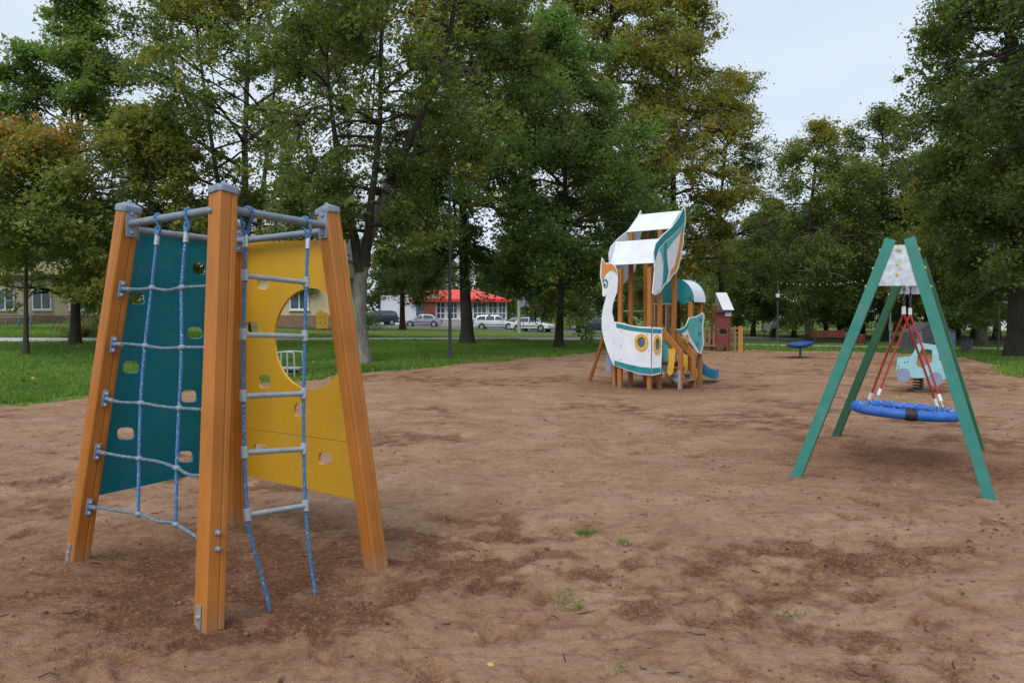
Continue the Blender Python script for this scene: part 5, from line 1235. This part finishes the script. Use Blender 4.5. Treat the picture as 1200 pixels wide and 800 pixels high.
# ------------------------------------------------------------------ utility pole, sign, overhead cable
p = gat(608.5, 70); up_ = thing('utility_pole', p, 'pale concrete utility pole at the roadside in front of the shop', 'utility pole')
MB().tube([rel(p, 0, 0, -.3), rel(p, -.1, 0, 11)], [.17, .11], 12).build('pole', 'concrete', up_, smo='a')
MB().box(rel(p, -.1, 0, 10.5), (1.8, .1, .1)).build('crossarm', 'dark_pole', up_)
for s in (-.8, 0, .8): MB().lathe(rel(p, -.1+s, 0, 10.55), [(.03, 0), (.06, .08), (.05, .16), (.02, .2)], 8).build('insulator', 'white', up_, smo='a')
p2 = gat(613, 68); rs = thing('road_sign', p2, 'grey backed road sign on a post beside the utility pole', 'sign')
MB().tube([rel(p2, .02, .06, -.2), rel(p2, .02, .06, 2.9)], .035, 8).build('post', 'pipe', rs, smo='a')
MB().box(rel(p2, .08, 0, 2.75), (.85, .03, .9)).build('panel', 'grey_blue', rs, bev=.01)
p0, p1_ = at(24, -42, 28), Vector((-24.5, 104.5, 18.6))
q_ = at(145, 40, 46); mb = MB()
P = [p0+(p1_-p0)*(k/40)-Zv*.6*4*(k/40)*(1-k/40) for k in range(41)]
oc = MB().tube([at(24, -42, 26), at(85, 0, 30), at(145, 41, 36), at(200, 78, 44), at(280, 128, 60), at(385, 205, 104.4)], .026, 6).build('overhead_cable', 'black', smo=True); tag(oc, 'thin black overhead cable crossing the sky at upper left', 'cable')

# ------------------------------------------------------------------ parked cars
def prof_loft(mb, prof, hw_lo, hw_hi, inset=.0, mi=0):
    """side profile [(x,z)] lofted across the width with rounded shoulders"""
    n = len(prof); st = [(-1, .10), (-.93, .03), (-.6, 0), (.6, 0), (.93, .03), (1, .10)]; zc = sum(z for _, z in prof)/n; xc = sum(x for x, _ in prof)/n
    zmin = min(z for _, z in prof); zmax = max(z for _, z in prof); vs = []
    for f, sh_ in st:
        for x, z in prof:
            k = (z-zmin)/(zmax-zmin); w = hw_lo+(hw_hi-hw_lo)*k; vs.append(((xc+(x-xc)*(1-sh_*.55)), f*w, zc+(z-zc)*(1-sh_)))
    m_ = len(st); fs = [(i*n+j, i*n+(j+1) % n, (i+1)*n+(j+1) % n, (i+1)*n+j) for i in range(m_-1) for j in range(n)]
    fs += [tuple(range(n))[::-1], tuple(range((m_-1)*n, m_*n))]; mb.add(vs, fs, mi)
CARS = {'sedan': dict(L=4.3, body=[(-2.1, .30), (2.1, .28), (2.14, .55), (2.05, .72), (1.0, .88), (.2, .92), (-1.2, .95), (-2.05, .93), (-2.15, .62)], cab=[(1.02, .86), (.32, 1.36), (.0, 1.43), (-.75, 1.42), (-1.05, 1.36), (-1.72, .92)], wh=(1.32, -1.28), wins=[[(.86, .93), (.30, 1.30), (-.02, 1.34), (-.02, .95)], [(-.1, .95), (-.1, 1.35), (-.75, 1.34), (-1.05, 1.25), (-1.25, .97)]]),
        'wagon': dict(L=4.5, body=[(-2.2, .32), (2.15, .30), (2.22, .58), (2.1, .78), (1.05, .95), (.2, .98), (-1.5, 1.0), (-2.18, 1.0), (-2.25, .6)], cab=[(1.15, .92), (.45, 1.46), (.1, 1.55), (-1.5, 1.55), (-1.95, 1.46), (-2.15, .98)], wh=(1.40, -1.40), wins=[[(.98, 1.0), (.42, 1.40), (.0, 1.46), (.0, 1.02)], [(-.08, 1.02), (-.08, 1.46), (-.95, 1.46), (-.95, 1.02)], [(-1.03, 1.03), (-1.03, 1.45), (-1.6, 1.44), (-1.85, 1.30), (-1.95, 1.05)]]),
        'suv': dict(L=4.5, body=[(-2.15, .38), (2.15, .36), (2.22, .7), (2.1, .92), (1.0, 1.08), (.2, 1.1), (-1.4, 1.12), (-2.15, 1.12), (-2.22, .7)], cab=[(1.05, 1.05), (.4, 1.62), (.0, 1.70), (-1.5, 1.68), (-1.9, 1.58), (-2.12, 1.1)], wh=(1.35, -1.35), wins=[[(.86, 1.12), (.36, 1.54), (.0, 1.60), (.0, 1.14)], [(-.1, 1.14), (-.1, 1.60), (-1.0, 1.59), (-1.0, 1.15)], [(-1.1, 1.15), (-1.1, 1.58), (-1.6, 1.54), (-1.85, 1.18)]])}
def car(kind, loc, rz, paint, lab):
    c = CARS[kind]; t = thing('parked_car', (0, 0, 0), lab, 'car'); W = .86
    mb = MB(); prof_loft(mb, c['body'], W, W-.04); bd = mb.build('body', paint, t, bev=.03, smo='a')
    mb = MB(); prof_loft(mb, c['cab'], W-.05, W-.22); cb_ = mb.build('cabin', paint, t, bev=.02, smo='a')
    zmin = min(z for _, z in c['cab']); zmax = max(z for _, z in c['cab'])
    yw = lambda z: (W-.05)+(-.17)*((z-zmin)/(zmax-zmin))+.004
    for w_ in c['wins']:
        for s in (-1, 1):
            pts = [Vector((x, s*yw(z), z)) for x, z in w_]; n_ = (pts[1]-pts[0]).cross(pts[2]-pts[0]).normalized(); n_ = n_ if n_.y*s > 0 else -n_
            MB().plate([pts], n_, .012).build('window', 'glass', t)
    for a, b_ in ((c['cab'][0], c['cab'][1]), (c['cab'][-1], c['cab'][-2])):
        e = Vector((b_[0]-a[0], 0, b_[1]-a[1])); n_ = Vector((-e.z, 0, e.x)).normalized(); n_ = n_ if n_.x*(1 if a[0] > 0 else -1) > 0 else -n_
        p0, p1 = Vector((a[0], 0, a[1]))+e*.14, Vector((a[0], 0, a[1]))+e*.90; y0_, y1_ = W-.20, W-.28
        MB().plate([[p0-Vector((0, y0_, 0))+n_*.004, p0+Vector((0, y0_, 0))+n_*.004, p1+Vector((0, y1_, 0))+n_*.004, p1-Vector((0, y1_, 0))+n_*.004]], n_, .015).build('windscreen', 'glass', t)
    for x in c['wh']:
        for s in (-1, 1):
            r = .31; w_ = MB(); w_.tube([(x, s*(W-.2), r), (x, s*(W+.02), r)], r, 20); wo = w_.build('wheel', 'black', t, smo='a')
            MB().tube([(x, s*(W+.018), r), (x, s*(W+.034), r)], [.20, .18], 14).build('rim', 'zinc', wo, smo='a')
            MB().tube([(x, s*(W-.06), r+.03), (x, s*(W+.002), r+.03)], r+.06, 20).build('wheel_arch', 'black', t)
    zb_ = c['body'][2][1]; xl = c['body'][2][0]
    for s in (-1, 1):
        MB().box((xl-.06, s*(W-.22), zb_+.06), (.12, .30, .14)).build('headlight', 'lamp_glass', t, bev=.02)
        MB().box((c['body'][-1][0]+.02, s*(W-.16), zb_+.12), (.10, .18, .22)).build('tail_light', 'tail', t, bev=.02)
        MB().box((.72, s*(W+.05), c['body'][4][1]+.05), (.10, .16, .10)).build('wing_mirror', paint, t, bev=.02)
        MB().box((0, s*(W+.004), .55), (2.1, .015, .07)).build('side_moulding', 'black', t)
    MB().box((xl-.05, 0, .42), (.14, 1.5, .16)).build('bumper', 'black' if kind == 'wagon' else paint, t, bev=.03); MB().box((c['body'][-1][0]+.03, 0, .42), (.14, 1.5, .16)).build('bumper', paint, t, bev=.03)
    MB().box((xl+.0, 0, .44), (.03, .52, .11)).build('number_plate', 'white', t)
    t.location = loc; t.rotation_euler = (0, 0, rz)
car('suv', gat(443, 86), R(-150), 'car_dark', 'dark blue estate car parked left of the silver saloon')
car('sedan', gat(495.5, 85), R(182), 'car_silver', 'silver saloon car parked in front of the shop')
car('wagon', gat(581, 81), R(-4), 'car_white', 'white estate car parked behind the dark tree trunk')
car('sedan', gat(612, 86), R(-12), 'car_black', 'black car parked right behind the white estate car')
car('sedan', gat(624, 77), R(-28), 'car_white', 'white saloon partly hidden beside the utility pole')
car('sedan', gat(697, 74), R(186), 'car_dark', 'dark car on the road just left of the swan ship')

# ------------------------------------------------------------------ standing person under the trees
def skinned(name, J, E, m, par, sub=2):
    me = bpy.data.meshes.new(name); me.from_pydata([j[:3] for j in J], E, []); o = bpy.data.objects.new(name, me); col.objects.link(o)
    sk = o.modifiers.new('skin', 'SKIN'); ss = o.modifiers.new('sub', 'SUBSURF'); ss.levels = ss.render_levels = sub
    for i, j in enumerate(J): me.skin_vertices[0].data[i].radius = (j[3], j[4] if len(j) > 4 else j[3]); me.skin_vertices[0].data[i].use_root = (i == 0)
    dg = bpy.context.evaluated_depsgraph_get(); ev = o.evaluated_get(dg); nm_ = bpy.data.meshes.new_from_object(ev)
    bpy.data.objects.remove(o); nm_.materials.clear(); nm_.materials.append(M[m]); nm_.polygons.foreach_set('use_smooth', [True]*len(nm_.polygons))
    o = bpy.data.objects.new(name, nm_); col.objects.link(o); o.parent = par; return o
p = gat(906.5, 60.5); pe = thing('person', p, 'person in a white top and dark trousers standing beside the park lamp', 'person'); pe.rotation_euler = (0, 0, R(25))
J = [(0, 0, .95, .15, .11), (0, 0, 1.15, .14, .10), (0, 0, 1.36, .17, .10), (0, 0, 1.49, .055), (0, .0, 1.58, .075, .085), (0, .01, 1.68, .08, .09),
     (.18, 0, 1.40, .06), (.24, .02, 1.13, .045), (.22, -.10, .90, .035), (.21, -.14, .80, .035, .02), (-.18, 0, 1.40, .06), (-.25, .03, 1.13, .045), (-.22, -.06, .88, .035), (-.21, -.09, .78, .035, .02),
     (.10, 0, .86, .09), (.11, -.02, .48, .062), (.11, .02, .09, .045), (.12, -.14, .04, .042, .035), (-.10, 0, .86, .09), (-.12, .03, .48, .062), (-.13, .10, .09, .045), (-.14, -.05, .04, .042, .035)]
E = [(0, 1), (1, 2), (2, 3), (3, 4), (4, 5), (2, 6), (6, 7), (7, 8), (8, 9), (2, 10), (10, 11), (11, 12), (12, 13), (0, 14), (14, 15), (15, 16), (16, 17), (0, 18), (18, 19), (19, 20), (20, 21)]
skinned('body', J, E, 'skin', pe)
g = .022; K = [0, 1, 2, 6, 7, 10, 11]; skinned('shirt', [tuple(J[i][:3])+tuple(r+g for r in J[i][3:]) for i in K], [(0, 1), (1, 2), (2, 3), (3, 4), (2, 5), (5, 6)], 'shirt', pe)
K = [0, 14, 15, 16, 18, 19, 20]; skinned('trousers', [tuple(J[i][:3])+tuple(r+g*.9 for r in J[i][3:]) for i in K], [(0, 1), (1, 2), (2, 3), (0, 4), (4, 5), (5, 6)], 'trousers', pe)
MB().ball(rel(p, 0, .03, 1.69), .105, 12, (.95, 1.0, .95)).build('hair', 'hair', pe, smo=True)
for s, yy_ in ((.12, -.08), (-.14, .0)): MB().ball(rel(p, s, yy_, .045), .065, 8, (.75, 1.7, .7)).build('shoe', 'black', pe, smo=True)
